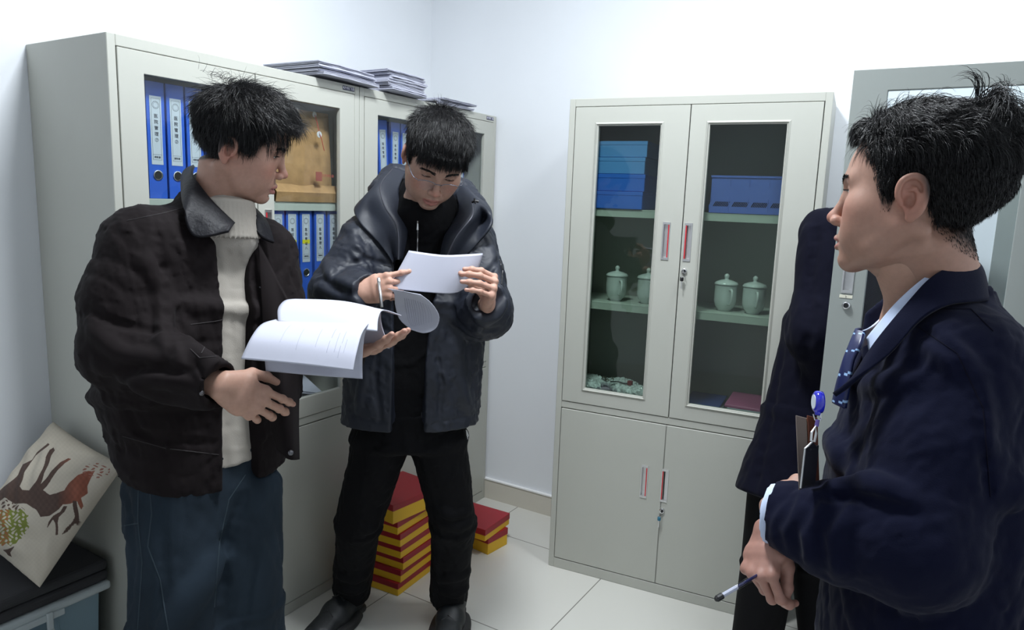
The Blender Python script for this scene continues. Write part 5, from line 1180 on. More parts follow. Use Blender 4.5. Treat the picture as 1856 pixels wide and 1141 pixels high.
# kraft document bag
kb = empty('document_bag', inL(.064, .530, 1.4035), math.pi/2, 'brown kraft paper document bag with red string on the top shelf', 'bag')
m_kraft = mat('kraft_paper', (.42, .24, .105), .75, noise=(22, .18), bump=[('noise', 30, .5, .006), ('noise', 200, .2, .001)])
n = 26; V_ = []; 
for sgn in (1, -1):
    for i in range(n):
        for k in range(n):
            a, b = i/(n-1), k/(n-1); e_ = (4*a*(1-a))**.5*(4*b*(1-b))**.4; V_.append((a*.275, .02*b-sgn*.022*e_+.004*math.sin(a*9+b*5)*e_, b*.30))
Q_ = [(i*n+k, (i+1)*n+k, (i+1)*n+k+1, i*n+k+1) for i in range(n-1) for k in range(n-1)]; Q_ += [tuple(q+n*n for q in qq[::-1]) for qq in Q_]
o = npmesh('bag_body', V_, Q_, m_kraft); o.parent = kb
fl = MB(); fl.add([(0, -.012, .055), (.275, -.012, .055), (.275, -.036, .030), (.0, -.036, .030), (.275, -.030, .0), (0, -.030, 0)], [(0, 1, 2, 3), (3, 2, 4, 5)]); o = fl.build('bottom_fold', m_kraft, kb); md = o.modifiers.new('thickness', 'SOLIDIFY'); md.thickness = .002
T = Matrix.Translation((.182, -.034, .222)) @ Matrix.Rotation(math.pi/2, 4, 'X'); o = MB().lathe([(.0105, 0), (.0105, .0015), (.0020, .0016), (.0018, .003)], 20, 0, T).build('button', mat('white_button', (.62, .62, .64), .5), kb)
MB().lathe([(.0024, .0015), (.0022, .0035)], 12, 0, T).build('eyelet', m_chrome, o)
T = Matrix.Translation((.182, -.012, .287)) @ Matrix.Rotation(math.pi/2, 4, 'X'); MB().lathe([(.009, 0), (.009, .0015)], 20, 0, T).build('button', mat('dull_button', (.35, .33, .32), .6), kb)
MB().tube([(.182, -.015, .285), (.181, -.026, .26), (.182, -.036, .224), (.186, -.040, .21), (.192, -.042, .185), (.197, -.042, .17)], .0012, 5).build('string', mat('red_string', (.45, .03, .02), .7), kb)
text('文件资料袋', .011, mat('red_print', (.45, .06, .05), .6), kb, (.218, -.0365, .088)); MB().box(.165, .192, -.0365, -.035, .070, .100).build('red_stamp', mat('red_stamp', (.36, .10, .07), .7), kb)
# papers slumped on the bottom glass shelf
def booklet(name, corners, thick, label, cat, group, parent_mat=m_paper, sag=0, lines=False, nu=12):
    """a limp stack of leaves: corners a,b,c,d in room space (bottom face)"""
    a, b, c, d = [np.array(q, float) for q in corners]; o = empty(name, tuple((a+b+c+d)/4), 0, label, cat, group); bpy.context.view_layer.update()
    N = nrm(np.cross(b-a, d-a)); N = N if N[2] > 0 else -N; rr_ = np.random.RandomState(int(abs(a[0]*1e4)+abs(a[1]*1e4)) % 9999)
    sheets = max(2, int(thick/.0022)); mm = MB(); ph = .8
    for s in range(sheets):
        j1, j2_ = rr_.randn(2)*.0016; A_ = a+(b-a)*0+nrm(b-a)*j1+nrm(d-a)*j2_; vs = []; fs = []
        for i in range(nu+1):
            for k in range(2):
                u = i/nu; p = A_*(1-u)+(b+nrm(b-a)*j1+nrm(d-a)*j2_)*u+((d-a)*(1-u)+(c-b)*u)*k
                h = sag*math.sin(u*3.1+ph)*(.6+.4*k)+.0006*math.sin(u*17+s)
                for e_ in (0, thick/sheets*.82): vs.append(p+N*(s*thick/sheets+e_+h+abs(sag)))
        for i in range(nu):
            q = i*4
            fs += [(q+1, q+5, q+7, q+3), (q, q+2, q+6, q+4), (q, q+4, q+5, q+1), (q+2, q+3, q+7, q+6)]
        fs += [(0, 1, 3, 2), (nu*4, nu*4+2, nu*4+3, nu*4+1)]; mm.add(vs, fs)
    attach(mm.build('pages', parent_mat, None), o); 
    return o
def LW(x, u, z): return (x, A0+u, z)
booklet('paper_pile', [LW(.28, .56, .70), LW(.345, .75, .687), LW(.16, .80, .72), LW(.09, .62, .735)], .016, 'loose white printed papers slumped on the bottom glass shelf', 'papers', None, sag=.008)
booklet('paper_pile', [LW(.27, .58, .735), LW(.335, .74, .715), LW(.16, .79, .76), LW(.10, .63, .775)], .010, 'top sheet bundle with faint print above the slumped papers', 'papers', None, sag=.012)
# more binders in the middle cabinet
for u, dz, tl, lb in ((1.035, 0, .07, 'pale labelled binder leaning at left end of the top shelf behind glasses man'), (1.090, 0, 0, 'blue binder beside the leaning one, behind glasses man'), (1.148, 0, 0, 'blue binder hidden behind the head of the man in glasses'), (1.52, 0, 0, 'blue binder seen through the far right pane of the left-hand cabinets')):
    binder(inL(.05, u, 1.4035), math.pi/2, lb, '医院管理', lab=(.085, .27), hole=.055, h=.305, tilt=-abs(tl))
# stacks of papers on top of the cabinets
def pile(x0, x1, u0, u1, z, n, th, group, lb, seed, skew=0.02, sag=.0):
    r_ = np.random.RandomState(seed)
    for k in range(n):
        dx, du, an = r_.randn()*.006, r_.randn()*.008, r_.randn()*.02; cu, cx = (u0+u1)/2+du, (x0+x1)/2+dx; hu, hx_ = (u1-u0)/2, (x1-x0)/2
        cs = []
        for (a, b) in ((1, -1), (1, 1), (-1, 1), (-1, -1)):
            X_, U_ = a*hx_, b*hu; cs.append(LW(cx+X_*math.cos(an)-U_*math.sin(an), cu+X_*math.sin(an)+U_*math.cos(an), z))
        booklet('printed_booklet', cs, th, lb, 'booklet', group, sag=sag*.4, parent_mat=m_paper if k % 3 else m_paperb); z += th+.0018
pile(.16, .415, .665, .925, 1.8015, 4, .009, 'printed booklets in the left pile on the cabinets', 'white printed booklet in the leftmost pile on top of the cabinets', 3, sag=.012)
pile(.14, .425, .985, 1.19, 1.8015, 8, .0075, 'printed booklets in the tall middle pile', 'white printed booklet in the tallest pile on top of the cabinets', 5, sag=.006)
pile(.19, .395, 1.30, 1.54, 1.8015, 3, .007, 'printed booklets in the low right pile', 'white printed booklet in the low pile nearest the room corner', 8)
pile(.12, .37, .90, 1.03, 1.8015, 4, .008, 'printed booklets between the two larger piles', 'white printed booklet between the two larger piles on the cabinets', 9, sag=.004)
# ---------------------------------------------------------------- inside the right-hand glass cabinet
RR = .1069
def inR(u, dep, z): c, s = math.cos(RR), math.sin(RR); return (.9569+c*u-s*dep, -.4072+s*u+c*dep, z)
m_bluebox = mat('blue_file_box', (.035, .15, .62), .35); m_bluebox2 = mat('sky_file_box', (.10, .28, .62), .4)
zz = 1.4165
for i, (h_, mt_, lb) in enumerate(((.062, m_bluebox, 'blue file box at the bottom of the stack in the right cabinet'), (.060, m_bluebox, 'blue file box second from the bottom of the stack in the cabinet'), (.058, m_bluebox2, 'light blue file box third from the bottom of the stack'), (.056, m_bluebox2, 'light blue file box on top of the stack in the cabinet'))):
    t = empty('file_box', inR(.045+.004*(i % 2), .028+.003*i, zz), RR, lb, 'file box', 'blue file boxes stacked on the upper shelf')
    MB().box(0, .235, 0, .235, 0, h_-.001).build('box_body', mt_, t, bevel=.0015, seg=1); MB().box(-.0012, .2362, -.0012, .237, h_-.014, h_).build('lid', mt_, t, bevel=.001, seg=1)
    zz += h_+.001
t = empty('file_tray', inR(.515, .035, 1.4165), RR, 'blue plastic basket with slanted slots on the right of the upper shelf', 'tray')
tm = MB(); hs = []
for k in range(5):
    for q in range(9): hs.append((.014+k*.062+q*.0055, .016+k*.062+q*.0055+.0012, .022, .038))
tm.plate(0, .325, 0, .125, 0, .003, [(a, b+.001, c_, d_) for a, b, c_, d_ in hs]); tm.box(0, .003, .003, .22, 0, .125).box(.322, .325, .003, .22, 0, .125).box(.003, .322, .217, .22, 0, .125).box(.003, .322, .003, .217, 0, .003)
sl = []
vs_ = [(x+((z-.030)*.55 if .02 < z < .04 else 0), y, z) for x, y, z in tm.v]; tm.v = vs_
m_tray = mat('tray_blue', (.10, .16, .52), .35)
tm.build('basket', m_tray, t); MB().box(.006, .318, .012, .20, .006, .06).build('slot_shade', m_black, t)  # black block added behind the slots so the openings look shaded
rb_ = MB().box(-.002, .327, -.003, .0, .118, .125).box(-.002, .327, -.002, 0, .0, .006)
for k in range(1, 5): rb_.box(k*.0625-.001, k*.0625+.001, -.002, 0, .006, .05).box(k*.0625-.001, k*.0625+.001, -.002, 0, .09, .118)
rb_.build('rim', m_tray, t)
m_porc = mat('white_porcelain', (.60, .64, .62), .12, coat=.6)
def cup(u, dep, label, s=1.0, ang=0):
    t = empty('lidded_cup', inR(u, dep, 1.0735), RR+ang, label, 'cup', 'white porcelain lidded cups on the middle shelf')
    MB().lathe([(a*s, b*s) for a, b in [(.0, .002), (.022, .0), (.024, .003), (.024, .006), (.034, .016), (.0385, .035), (.039, .06), (.0385, .088), (.040, .093), (.037, .093), (.035, .06), (.0, .02)]], 32).build('cup_body', m_porc, t, smooth=True)
    MB().lathe([(a*s, b*s) for a, b in [(.0, .092), (.041, .0925), (.0415, .096), (.036, .103), (.020, .109), (.008, .111), (.006, .115), (.0085, .120), (.0085, .126), (.004, .131), (.0, .132)]], 32).build('cup_lid', m_porc, t, smooth=True)
    MB().tube(catmull([np.array(q)*s for q in [(0, -.038, .078), (0, -.058, .078), (0, -.064, .055), (0, -.055, .032), (0, -.036, .026)]], 14), .0042, 8).build('handle', m_porc, t, smooth=True)
cup(.180, .11, 'white lidded cup at the far left of the middle shelf', ang=.6); cup(.300, .11, 'white lidded cup half hidden by the left door frame', ang=.5)
cup(.580, .115, 'white lidded cup left of the pair behind the right door', ang=.5); cup(.678, .105, 'white lidded cup right of the pair behind the right door', ang=.3)
# bottom of the glass section
m_pink = mat('pink_cover', (.42, .10, .22), .5)
t = empty('notebook', inR(.62, .03, .684), RR, 'pink covered book lying on white notepads at the bottom of the cabinet', 'book')
MB().box(0, .19, .0, .20, .062, .072).build('cover', m_pink, t, bevel=.002, seg=1)
for k in range(3):
    tt = empty('notepad', inR(.625+.003*k, .03-.002*k, .684+.0205*k), RR, 'white notepad in the short stack under the pink book', 'notepad', 'white notepads under the pink book'); MB().box(0, .185, 0, .20, 0, .0195).build('page_block', m_paperb, tt, bevel=.001, seg=1); MB().box(-.001, .186, -.001, .201, .0185, .0200).build('cover_board', m_label, tt)
cs = lambda a: [inR(*q) for q in a]
booklet('paper_pile', cs([(.46, .03, .685), (.60, .03, .685), (.60, .24, .685), (.46, .24, .685)]), .03, 'blue edged pile of papers beside the pink book', 'papers', None, sag=.003, parent_mat=m_label)
t = empty('folder', inR(.47, .035, .730), RR, 'dark blue folder lying over the papers beside the pink book', 'folder'); fo = MB().box(0, .13, 0, .20, 0, .004).build('cover', mat('navy_folder', (.03, .06, .22), .4), t, bevel=.001, seg=1)
booklet('plastic_bag', cs([(.06, .03, .685), (.34, .03, .685), (.34, .22, .69), (.06, .22, .69)]), .018, 'pink and clear plastic bags of stationery at the lower left of cabinet', 'bag', None, sag=.012, parent_mat=mat('pale_pink_plastic', (.50, .42, .50), .25))
m_film = mat('clear_film', (.75, .80, .80), .12, coat=1, bump=[('noise', 45, 1, .02)])
fb = Vol((-.16, -.1, -.01), (.16, .1, .07), .004); 
for k in range(9): a = k*1.7; fb.ell((.11*math.sin(a*1.3), .04*math.cos(a*2.1), .016), (.05, .035, .018), .012)
fb.wrinkle(.007, .04, 3, .8); V_, Q_ = fb.mesh(1); t = empty('plastic_bag', inR(.20, .11, .725), RR, 'crumpled clear plastic bag at the lower left of the cabinet', 'bag'); o = npmesh('crumpled_film', V_, Q_, m_film); o.parent = t
r_ = np.random.RandomState(4)
t = empty('key_ring', inR(.17, .07, .762), RR, 'bunch of small keys and rings on the clear plastic bag', 'keys')
for k in range(7):
    c_ = r_.randn(3)*[.012, .008, .004]+[0, 0, .012]; R_ = rot(nrm(r_.randn(3)), 70); MB().tube([c_+R_ @ np.array([.008*math.cos(a), .008*math.sin(a), 0]) for a in np.linspace(0, 6.28, 14, endpoint=False)], .0011, 5, closed=True).build('metal_ring', mat('dark_metal', (.16, .15, .12), .3, .9), t)
MB().tube(catmull([(.02, 0, .004), (.05, .01, .006), (.075, -.005, .006), (.09, .004, .008)], 16), .0022, 6).build('strap', m_black, t); MB().box(.088, .106, -.008, .010, .002, .018).build('red_tag', mat('dark_red_tag', (.20, .02, .02), .4), t, bevel=.002)
# ---------------------------------------------------------------- folders on the shelves of the open cabinet
for z in (1.03, .70):
    for k in range(7):
        t = empty('box_file', (C3X+.05, -.792+.057*k, z+.04 if z > 1 else z-.012), -math.pi/2, 'blue box file standing in the open cabinet at the right edge', 'file', 'blue box files in the open cabinet')
        if k == 0 and z > 1: pass
        t.location.z = 1.0640 if z > 1 else .6845
        MB().box(0, .052, 0, .25, 0, .30).build('case', m_bluel, t, bevel=.002, seg=1); MB().box(.010, .042, -.0008, .001, .10, .25).build('spine_label', m_label, t)
# ---------------------------------------------------------------- gift boxes on the floor
m_yel = mat('yellow_card', (.72, .42, .015), .5); m_redc = mat('red_card', (.30, .008, .018), .45)
def giftbox(x, y, z, rz, w, l, h, lid, label, grp):
    t = empty('gift_box', (x, y, z), rz, label, 'box', grp); MB().box(-w, 0, 0, l, 0, h-lid*.6).build('box_body', m_yel, t, bevel=.001, seg=1); MB().box(-w-.0015, .0015, -.0015, l+.0015, h-lid, h).build('lid', m_redc, t, bevel=.001, seg=1); return t
order = ['at the very bottom of the tall stack', 'second from the floor in the tall stack', 'third from the floor in the tall stack', 'fourth from the floor in the tall stack', 'fifth from the floor in the tall stack', 'sixth from the floor in the tall stack']
z = 0
for k in range(6):
    jx, jy = [(0, 0), (.004, .010), (.010, .016), (.008, .004), (.012, -.004), (.006, -.012)][k]
    giftbox(.617+jx, -.924+jy, z, .06+.012*math.sin(k*2), .215, .205, .0485, .022, 'red and yellow box '+order[k], 'red and yellow boxes in the tall stack'); z += .0487
giftbox(.622, -.960, z, -.10, .205, .245, .072, .024, 'red lidded yellow box turned askew on top of the tall stack', 'red and yellow boxes in the tall stack')
z = 0
for k in range(5): giftbox(.650, -.690, z, .02, .20, .15, .046, .02, 'red and yellow box in the stack hidden behind the reader\'s leg', 'red and yellow boxes behind the leg'); z += .0465
giftbox(.715, -.480, 0, -.12, .185, .125, .075, .028, 'lower red and yellow box beside the right leg, near baseboard', 'red and yellow boxes beside the right leg')
giftbox(.722, -.515, .0752, .02, .205, .190, .050, .026, 'upper red and yellow box beside the right leg, near baseboard', 'red and yellow boxes beside the right leg')
# ---------------------------------------------------------------- storage tub with padded lid, cushion
t = empty('storage_box', (.165, -2.06, 0), 0, 'pale blue plastic storage tub with white clips under the grey pad', 'storage box')
m_tub = mat('blue_tub_plastic', (.16, .25, .30), .3); m_rim = mat('white_rim_plastic', (.42, .47, .48), .35)
m = MB(); P_ = [(-.13, -.26), (.13, -.26), (.13, .26), (-.13, .26)]
def ringbox(m, z0, z1, s0, s1, th):
    a = [(x*s0, y*s0**.5, z0) for x, y in P_]; b = [(x*s1, y*s1**.5, z1) for x, y in P_]; c = [(x*(s1-th), y*(s1-th)**.5, z1) for x, y in P_]; d = [(x*(s0-th), y*(s0-th)**.5, z0+.004) for x, y in P_]
    n = len(m.v); m.add(a+b+c+d, [(i, (i+1) % 4, 4+(i+1) % 4, 4+i) for i in range(4)]+[(4+i, 4+(i+1) % 4, 8+(i+1) % 4, 8+i) for i in range(4)]+[(8+i, 8+(i+1) % 4, 12+(i+1) % 4, 12+i) for i in range(4)]+[(3, 2, 1, 0), (12, 13, 14, 15)])
ringbox(m, .0, .345, .90, 1.0, .03)
for y in (-.15, -.05, .05, .15): m.box(.118, .129, y-.006, y+.006, .03, .32)
m.build('tub', m_tub, t, bevel=.006, seg=2)
MB().box(-.148, .148, -.285, .285, .335, .358).build('rim', m_rim, t, bevel=.008, seg=3)
h = MB().box(.146, .158, -.11, .13, .285, .300).box(.146, .156, -.11, -.095, .285, .345).box(.146, .156, .115, .13, .285, .345).box(.140, .152, -.14, .16, .322, .340); h.build('clip_handle', m_rim, t, bevel=.003)
t = empty('seat_pad', (.155, -2.06, .3585), 0, 'dark grey two-layer padded seat on the storage tub', 'seat pad')
m_pad = mat('charcoal_fabric', (.030, .030, .033), .9, bump=[('noise', 600, .4, .001)])
MB().box(-.145, .148, -.28, .285, 0, .0295).build('lower_pad', m_pad, t, bevel=.010, seg=3); MB().box(-.145, .148, -.28, .285, .0305, .062).build('upper_pad', m_pad, t, bevel=.012, seg=3)
# cushion with a printed stag, upside down
Tc, Rc, Bc = at(97, 764, 2.0), at(224, 843, 1.875), at(72, 1064, 1.79); Lc = Tc+Bc-Rc
cu = empty('cushion', tuple((Tc+Bc)/2), 0, 'cream cushion printed with a brown stag leaning in the corner', 'cushion'); bpy.context.view_layer.update()
Nc = nrm(np.cross(Rc-Tc, Bc-Tc)); Nc = Nc if Nc@(CAM-Tc) > 0 else -Nc
n = 340; a_, b_ = np.meshgrid(np.linspace(0, 1, n), np.linspace(0, 1, n), indexing='ij')
pin = .018*np.sin(np.pi*a_)*(2*b_-1)*np.abs(2*b_-1)**1.5, .018*np.sin(np.pi*b_)*(2*a_-1)*np.abs(2*a_-1)**1.5
A2 = a_-pin[1]*1.1; B2 = b_-pin[0]*1.1
base = Tc+(Rc-Tc)*A2[..., None]+(Lc-Tc)*B2[..., None]
e_ = (np.clip(4*a_*(1-a_), 0, 1)**.42)*(np.clip(4*b_*(1-b_), 0, 1)**.42)
edge = np.minimum(np.minimum(a_, 1-a_), np.minimum(b_, 1-b_))
wr = (.0035*np.sin(a_*11+b_*23+2*np.sin(b_*7))+.003*np.sin(b_*31-a_*17+2*np.sin(a_*9))+.0025*np.sin(a_*60+3*np.sin(b_*12))*np.exp(-edge/.12))*e_
front = base+Nc*(.062*e_+wr)[..., None]; back = base-Nc*(.030*e_)[..., None]
Vc = np.concatenate([front.reshape(-1, 3), back.reshape(-1, 3)]); ii, kk = np.meshgrid(np.arange(n-1), np.arange(n-1), indexing='ij'); q0_ = (ii*n+kk).ravel()
Qc = np.stack([q0_, q0_+n, q0_+n+1, q0_+1], 1); Qc = np.concatenate([Qc, Qc[:, ::-1]+n*n])
def pix(P):
    d = P-CAM; w_ = d@FWD; return 928+F*(d@RGT)/w_, 570.5-F*(d@UPV)/w_
def inpoly(x, y, poly):
    r = np.zeros(len(x), bool); px = [p[0] for p in poly]; py = [p[1] for p in poly]; j_ = len(poly)-1
    for i in range(len(poly)):
        c_ = ((py[i] > y) != (py[j_] > y)) & (x < (px[j_]-px[i])*(y-py[i])/(py[j_]-py[i]+1e-9)+px[i]); r ^= c_; j_ = i
    return r
# the print is a fixed pattern in the cushion's own cloth, laid out on its face
fx, fy = pix(front.reshape(-1, 3)); fx = fx*3.679; fy = (fy-760)*3.679
rs_ = np.random.RandomState(2); fx = fx+1.5*np.sin(fy/17.); fy = fy+1.5*np.sin(fx/19.)
cream = np.array([.50, .45, .37]); brown = np.array([.075, .045, .035]); rust = np.array([.23, .075, .045])
col = np.tile(cream, (n*n, 1)); col *= (1+.03*np.sin(fx/5.)*np.sin(fy/5.))[:, None]
body_p = [(-20, 490), (60, 420), (120, 370), (150, 300), (215, 265), (250, 215), (320, 155), (330, 165), (240, 240), (200, 290), (165, 350), (150, 400), (133, 445), (150, 470), (195, 470), (240, 410), (285, 330), (310, 240), (330, 200), (355, 185), (365, 205), (345, 235), (325, 290), (295, 360), (272, 430), (300, 400), (345, 340), (400, 285), (455, 255), (475, 262), (430, 290), (385, 340), (345, 390), (315, 440), (288, 470), (330, 500), (380, 490), (430, 470), (460, 420), (520, 370), (590, 340), (630, 350), (600, 400), (585, 440), (585, 490), (540, 520), (558, 575), (540, 600), (515, 545), (470, 560), (420, 565), (390, 600), (330, 640), (270, 650), (240, 600), (180, 560), (100, 560), (30, 520), (-20, 560)]
antl = [[(425, 575), (450, 575), (430, 610), (395, 650), (385, 690), (388, 770), (372, 770), (368, 690), (355, 665), (330, 700), (310, 722), (325, 680), (355, 640), (400, 615)], [(485, 540), (512, 545), (520, 610), (530, 660), (535, 700), (515, 730), (508, 690), (480, 710), (450, 745), (412, 768), (440, 720), (485, 680), (500, 650), (488, 600)], [(20, 870), (50, 865), (98, 840), (80, 870), (70, 885), (78, 915), (55, 905), (40, 885)]]
msk = inpoly(fx, fy, body_p); g_ = np.clip((fx-380)/120, 0, 1)[:, None]
col[msk] = (brown*(1-g_)+rust*g_)[msk]*(1+.12*np.sin(fx/6)*np.sin(fy/8))[msk][:, None]
for a in antl: col[inpoly(fx, fy, a)] = brown
tree = (((fx-40)/150)**2+((fy-690)/145)**2 < 1+.15*np.sin(fx/9)*np.sin(fy/11)) & ~msk
tn = np.sin(fx/7+2*np.sin(fy/13))*np.sin(fy/8+1.5*np.sin(fx/17)); c1 = np.where((fx < 60)[:, None] & (tn > .1)[:, None], [.30, .12, .04], [.17, .20, .035]); ok = tree & (tn > -.25) & (fy > 600); col[ok] = c1[ok]
ok = tree & (tn > .25) & (fy <= 600); col[ok] = brown*1.3
tw = (((fx-640)/95)**2+((fy-340)/50)**2 < 1) & (np.sin(fx/9+2*np.sin(fy/9))*np.sin(fy/6) > .35); col[tw] = rust*1.1+.04
m_cush = mat('cushion_cloth', (.5, .45, .37), .9, attr='tint', bump=[('noise', 700, .4, .0008), ('noise', 25, .3, .004)])
o = npmesh('cushion_cover', Vc, Qc, m_cush, colors=np.concatenate([col, np.tile(cream, (n*n, 1))])); attach(o, cu)
m = MB(); m.tube([at(212, 838, 1.868), at(224, 846, 1.872)], .0016, 5); 
# ---------------------------------------------------------------- papers in hands
def lines_on(B, rows, u0, u1, v_list, mt, parent, off, w=.0009):
    mm = MB(); nu, nv = B.shape[:2]
    def S(u, v):
        i = u*(nu-1); k = v*(nv-1); i0, k0 = min(int(i), nu-2), min(int(k), nv-2); fi, fk = i-i0, k-k0
        return B[i0, k0]*(1-fi)*(1-fk)+B[i0+1, k0]*fi*(1-fk)+B[i0, k0+1]*(1-fi)*fk+B[i0+1, k0+1]*fi*fk
    for (ua, ub, va, vb) in rows:
        P0, P1 = S(ua, va), S(ub, vb); P = [S(ua+(ub-ua)*t_, va+(vb-va)*t_) for t_ in np.linspace(0, 1, 7)]
        N = nrm(np.cross(S(min(ua+.05, 1), va)-S(max(ua-.05, 0), va), S(ua, min(va+.05, 1))-S(ua, max(va-.05, 0)))); N = N if N@(CAM-P0) > 0 else -N
        mm.tube([p+N*off for p in P], w, 4)
    if mm.v: o = mm.build('print', mt, None); o.parent = parent; o.matrix_parent_inverse = Matrix.Identity(4)
d1 = empty('document', at(580, 600, 1.46), 0, 'white printed document flopping over the hand of the man in brown jacket', 'document'); bpy.context.view_layer.update()
# front bundle: arches over with a crest, front leaf and back leaf
rowsF = [[at(437, 650, 1.34), at(455, 612, 1.36), at(474, 588, 1.40), at(500, 579, 1.45)], [at(545, 660, 1.34), at(552, 622, 1.36), at(565, 594, 1.40), at(585, 582, 1.45)], [at(640, 671, 1.34), at(646, 640, 1.355), at(656, 604, 1.39), at(668, 586, 1.44)]]
o, Bf = sheet('leaf_bundle', rowsF, m_paper, d1, .0022, 26, 22)
ln = [(a_, b_, v_, v_+.004) for a_, b_, v_ in ((.30, .72, .30), (.22, .62, .44), (.30, .66, .60), (.25, .45, .70), (.50, .70, .71), (.28, .62, .76), (.20, .40, .80), (.45, .66, .81), (.30, .52, .845))]
lines_on(Bf, ln, 0, 0, 0, m_inkl, o, .0014, .00035)
sheet('leaf_bundle', [[at(500, 579, 1.45), at(484, 600, 1.49), at(480, 640, 1.50), at(482, 672, 1.49)], [at(585, 582, 1.45), at(575, 606, 1.49), at(570, 645, 1.50), at(572, 680, 1.49)], [at(668, 586, 1.44), at(660, 612, 1.485), at(657, 650, 1.50), at(657, 686, 1.49)]], m_paper, d1, .0025, 22, 18)
sheet('leaf_bundle', [[at(504, 582, 1.43), at(504, 560, 1.46), at(516, 545, 1.50), at(535, 542, 1.54)], [at(600, 592, 1.43), at(602, 565, 1.46), at(612, 549, 1.50), at(630, 547, 1.54)], [at(684, 600, 1.43), at(686, 575, 1.46), at(696, 562, 1.50), at(728, 572, 1.54)]], m_paper, d1, .0022, 22, 18)
sheet('leaf_bundle', [[at(600, 552, 1.52), at(602, 575, 1.555), at(606, 612, 1.57)], [at(650, 553, 1.52), at(655, 580, 1.55), at(662, 624, 1.57)], [at(690, 561, 1.52), at(692, 590, 1.545), at(706, 631, 1.56)]], m_paper, d1, .0025, 18, 16)
d2 = empty('document', at(785, 500, 1.93), 0, 'white stapled pages held up and read by the man in glasses', 'document'); bpy.context.view_layer.update()
rows2 = [[at(741, 456, 1.935), at(724, 487, 1.930), at(704, 522, 1.925)], [at(800, 464, 1.925), at(785, 497, 1.925), at(770, 529, 1.925)], [at(845, 463, 1.925), at(838, 498, 1.925), at(822, 531, 1.93)], [at(875, 461, 1.935), at(866, 486, 1.94), at(848, 518, 1.945)]]
o, B2_ = sheet('leaf_bundle', rows2, m_paper, d2, .0022, 26, 16)
for k in range(1, 4): sheet('leaf_bundle', [[q+(CAM-q)*-.0022*k+UP*(.0012*k) for q in r_] for r_ in rows2], m_paper, d2, .0008, 26, 10)
lines_on(B2_, [(.955, .975, .12, .17), (.35, .5, .62, .62)], 0, 0, 0, m_inkl, o, .0016, .0005)
rows3 = [[at(700, 523, 1.88), at(706, 562, 1.90), at(728, 592, 1.93), at(765, 602, 1.97), at(788, 590, 2.0)], [at(742, 527, 1.88), at(752, 538, 1.91), at(775, 552, 1.95), at(792, 565, 1.985), at(796, 580, 2.0)]]
rows3 = [[at(702, 522, 1.885), at(728, 527, 1.885), at(762, 533, 1.895)], [at(714, 530, 1.89), at(745, 533, 1.895), at(782, 549, 1.91)], [at(716, 552, 1.94), at(752, 560, 1.94), at(796, 572, 1.93)], [at(724, 578, 1.95), at(756, 588, 1.95), at(792, 592, 1.94)], [at(745, 597, 1.94), at(766, 603, 1.94), at(780, 601, 1.94)]]
o, B3_ = sheet('curled_leaf', rows3, m_paper, d2, .0012, 26, 16)
lines_on(B3_, [(.30+.05*k, .30+.05*k+.01, .35, .85-.02*k) for k in range(11)], 0, 0, 0, m_inkl, o, .001, .0006)
# pens
def pen(a, b, label, dark):
    t = empty('pen', tuple((np.array(a)+b)/2), 0, label, 'pen'); bpy.context.view_layer.update(); d = nrm(np.array(b)-a)
    L_ = np.linalg.norm(np.array(b)-a)
    attach(MB().tube([a+d*.008, b], [.0042, .0042], 10).build('barrel', glass('pen_barrel', (.97, .98, 1), 1.4) if dark else m_alu, None, smooth=True), t)
    if dark: attach(MB().tube([a+d*.045, b-d*.005], .0022, 8).build('refill', mat('ink_refill', (.01, .012, .06), .3), None), t); attach(MB().tube([a+d*.010, a+d*.044], .0032, 8).build('inner_plug', m_paper, None), t)
    attach(MB().tube([a, a+d*.003, a+d*.013], [.0030, .0048, .0048], 10).build('end_cap', m_black if dark else m_alu, None), t)
    return t
pen(at(686, 503, 1.90), at(692, 556, 1.865), 'slim silver pen held upright in the hand of the man in glasses', False)
pen(at(1297, 1086, 1.03), at(1396, 1028, 1.085), 'clear ballpoint pen with black cap end held by the man in suit', True)
# notebook, badge reel and card of the man in the suit
def slabobj(name, corners, th, mt, label=None, cat=None, parent=None, bevel=.001):
    a, b, c_, d = [np.array(q) for q in corners]; N = nrm(np.cross(b-a, d-a)); N = N if N@(CAM-a) > 0 else -N; vs = [*corners, *[q-N*th for q in (a, b, c_, d)]]
    o = MB().add(vs, [(0, 1, 2, 3), (7, 6, 5, 4), (0, 4, 5, 1), (1, 5, 6, 2), (2, 6, 7, 3), (3, 7, 4, 0)]).build(name, mt, None, bevel=bevel, seg=1)
    if parent is not None: attach(o, parent)
    return o
nbk = empty('notebook', at(1458, 820, 1.08), 0, 'thin brown covered notebook held upright against the navy suit', 'notebook'); bpy.context.view_layer.update()
m_nb = mat('brown_cover', (.28, .22, .19), .6); m_nbp = mat('cream_pages', (.62, .50, .36), .7, noise=(60, .1))
slabobj('cover', [at(1443, 752, 1.06), at(1462, 757, 1.075), at(1468, 893, 1.065), at(1449, 893, 1.05)], .0015, m_nb, parent=nbk)
slabobj('page_block', [at(1461, 757, 1.075), at(1478, 762, 1.11), at(1482, 893, 1.10), at(1467, 893, 1.065)], .010, m_nbp, parent=nbk, bevel=.0006)
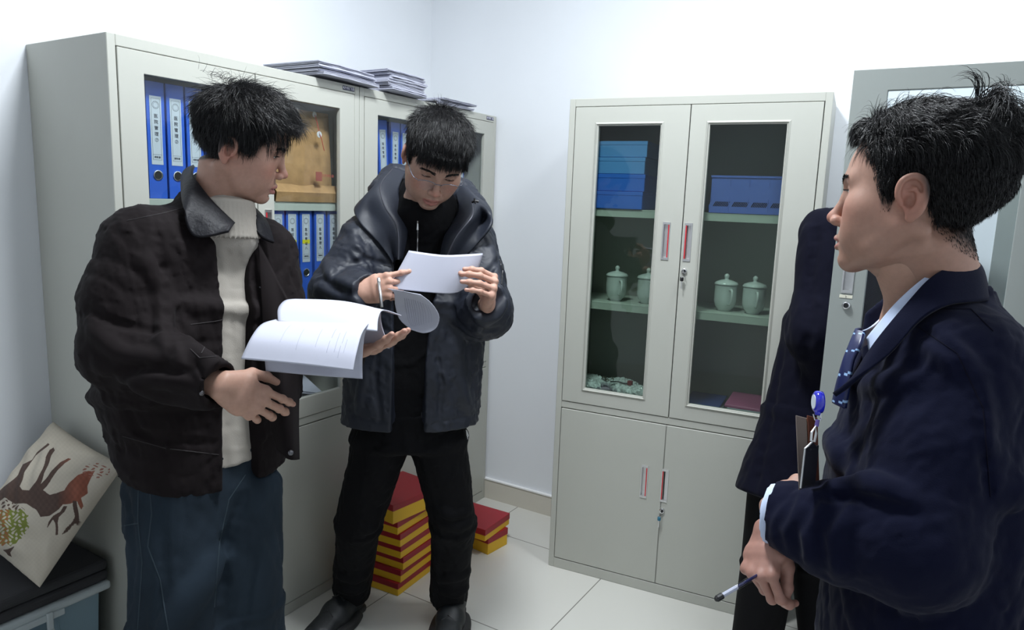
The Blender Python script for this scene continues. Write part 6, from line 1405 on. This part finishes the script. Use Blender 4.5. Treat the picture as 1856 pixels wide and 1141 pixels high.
slabobj('cover', [at(1464, 752, 1.075), at(1482, 757, 1.115), at(1486, 893, 1.105), at(1470, 893, 1.060)], .0015, mat('rust_cover', (.20, .06, .03), .6), parent=nbk)
bd = empty('badge_reel', at(1482, 740, 1.02), 0, 'blue translucent badge reel clipped to the suit, black card hanging from it', 'badge reel'); bpy.context.view_layer.update()
m_reel = mat('blue_plastic', (.015, .02, .50), .15, coat=.6)
ax_ = nrm(at(1490, 730, 1.02)-at(1475, 732, 1.0)); cR = at(1483, 728, 1.015); T = Matrix.Translation(Vector(cR)) @ Vector(nrm(-RG*.95+FH*.12)).to_track_quat('Z', 'Y').to_matrix().to_4x4()
attach(MB().lathe([(.012, -.006), (.0155, -.005), (.0160, 0), (.0155, .004), (.0125, .006)], 28, 0, T).build('reel_case', m_reel, None, smooth=True), bd)
attach(MB().lathe([(.0105, .0055), (.0100, .0068)], 24, 0, T).build('reel_sticker', m_label, None), bd)
attach(MB().tube([at(1483, 742, 1.012), at(1482, 752, 1.010)], [.005, .004], 10).build('reel_neck', m_reel, None, smooth=True), bd)
attach(MB().tube([at(1474, 750, 1.008), at(1477, 760, 1.008), at(1482, 766, 1.008), at(1488, 760, 1.008), at(1487, 749, 1.008)], .0010, 6).build('wire_loop', m_chrome, None), bd)
attach(MB().tube([at(1482, 760, 1.006), at(1480, 772, 1.006)], .0028, 8).build('swivel', mat('violet_swivel', (.12, .08, .35), .3), None), bd)
attach(MB().tube([at(1478, 772, 1.004), at(1471, 783, 1.002), at(1470, 798, 1.0), at(1476, 800, 1.0), at(1479, 785, 1.002)], .0018, 6, closed=True).build('strap_clip', m_alu, None), bd)
slabobj('card_holder', [at(1460, 812, .995), at(1474, 800, 1.002), at(1484, 812, 1.03), at(1470, 882, 1.03)], .003, m_black, parent=bd)
slabobj('card_holder', [at(1459, 813, .994), at(1485, 806, 1.032), at(1478, 878, 1.030), at(1451, 884, .992)], .0025, m_black, parent=bd)
attach(MB().tube([at(1451, 884, .991), at(1459, 812, .993), at(1464, 808, .995), at(1472, 800, 1.0)], .0015, 6).build('card_rim', m_alu, None), bd)
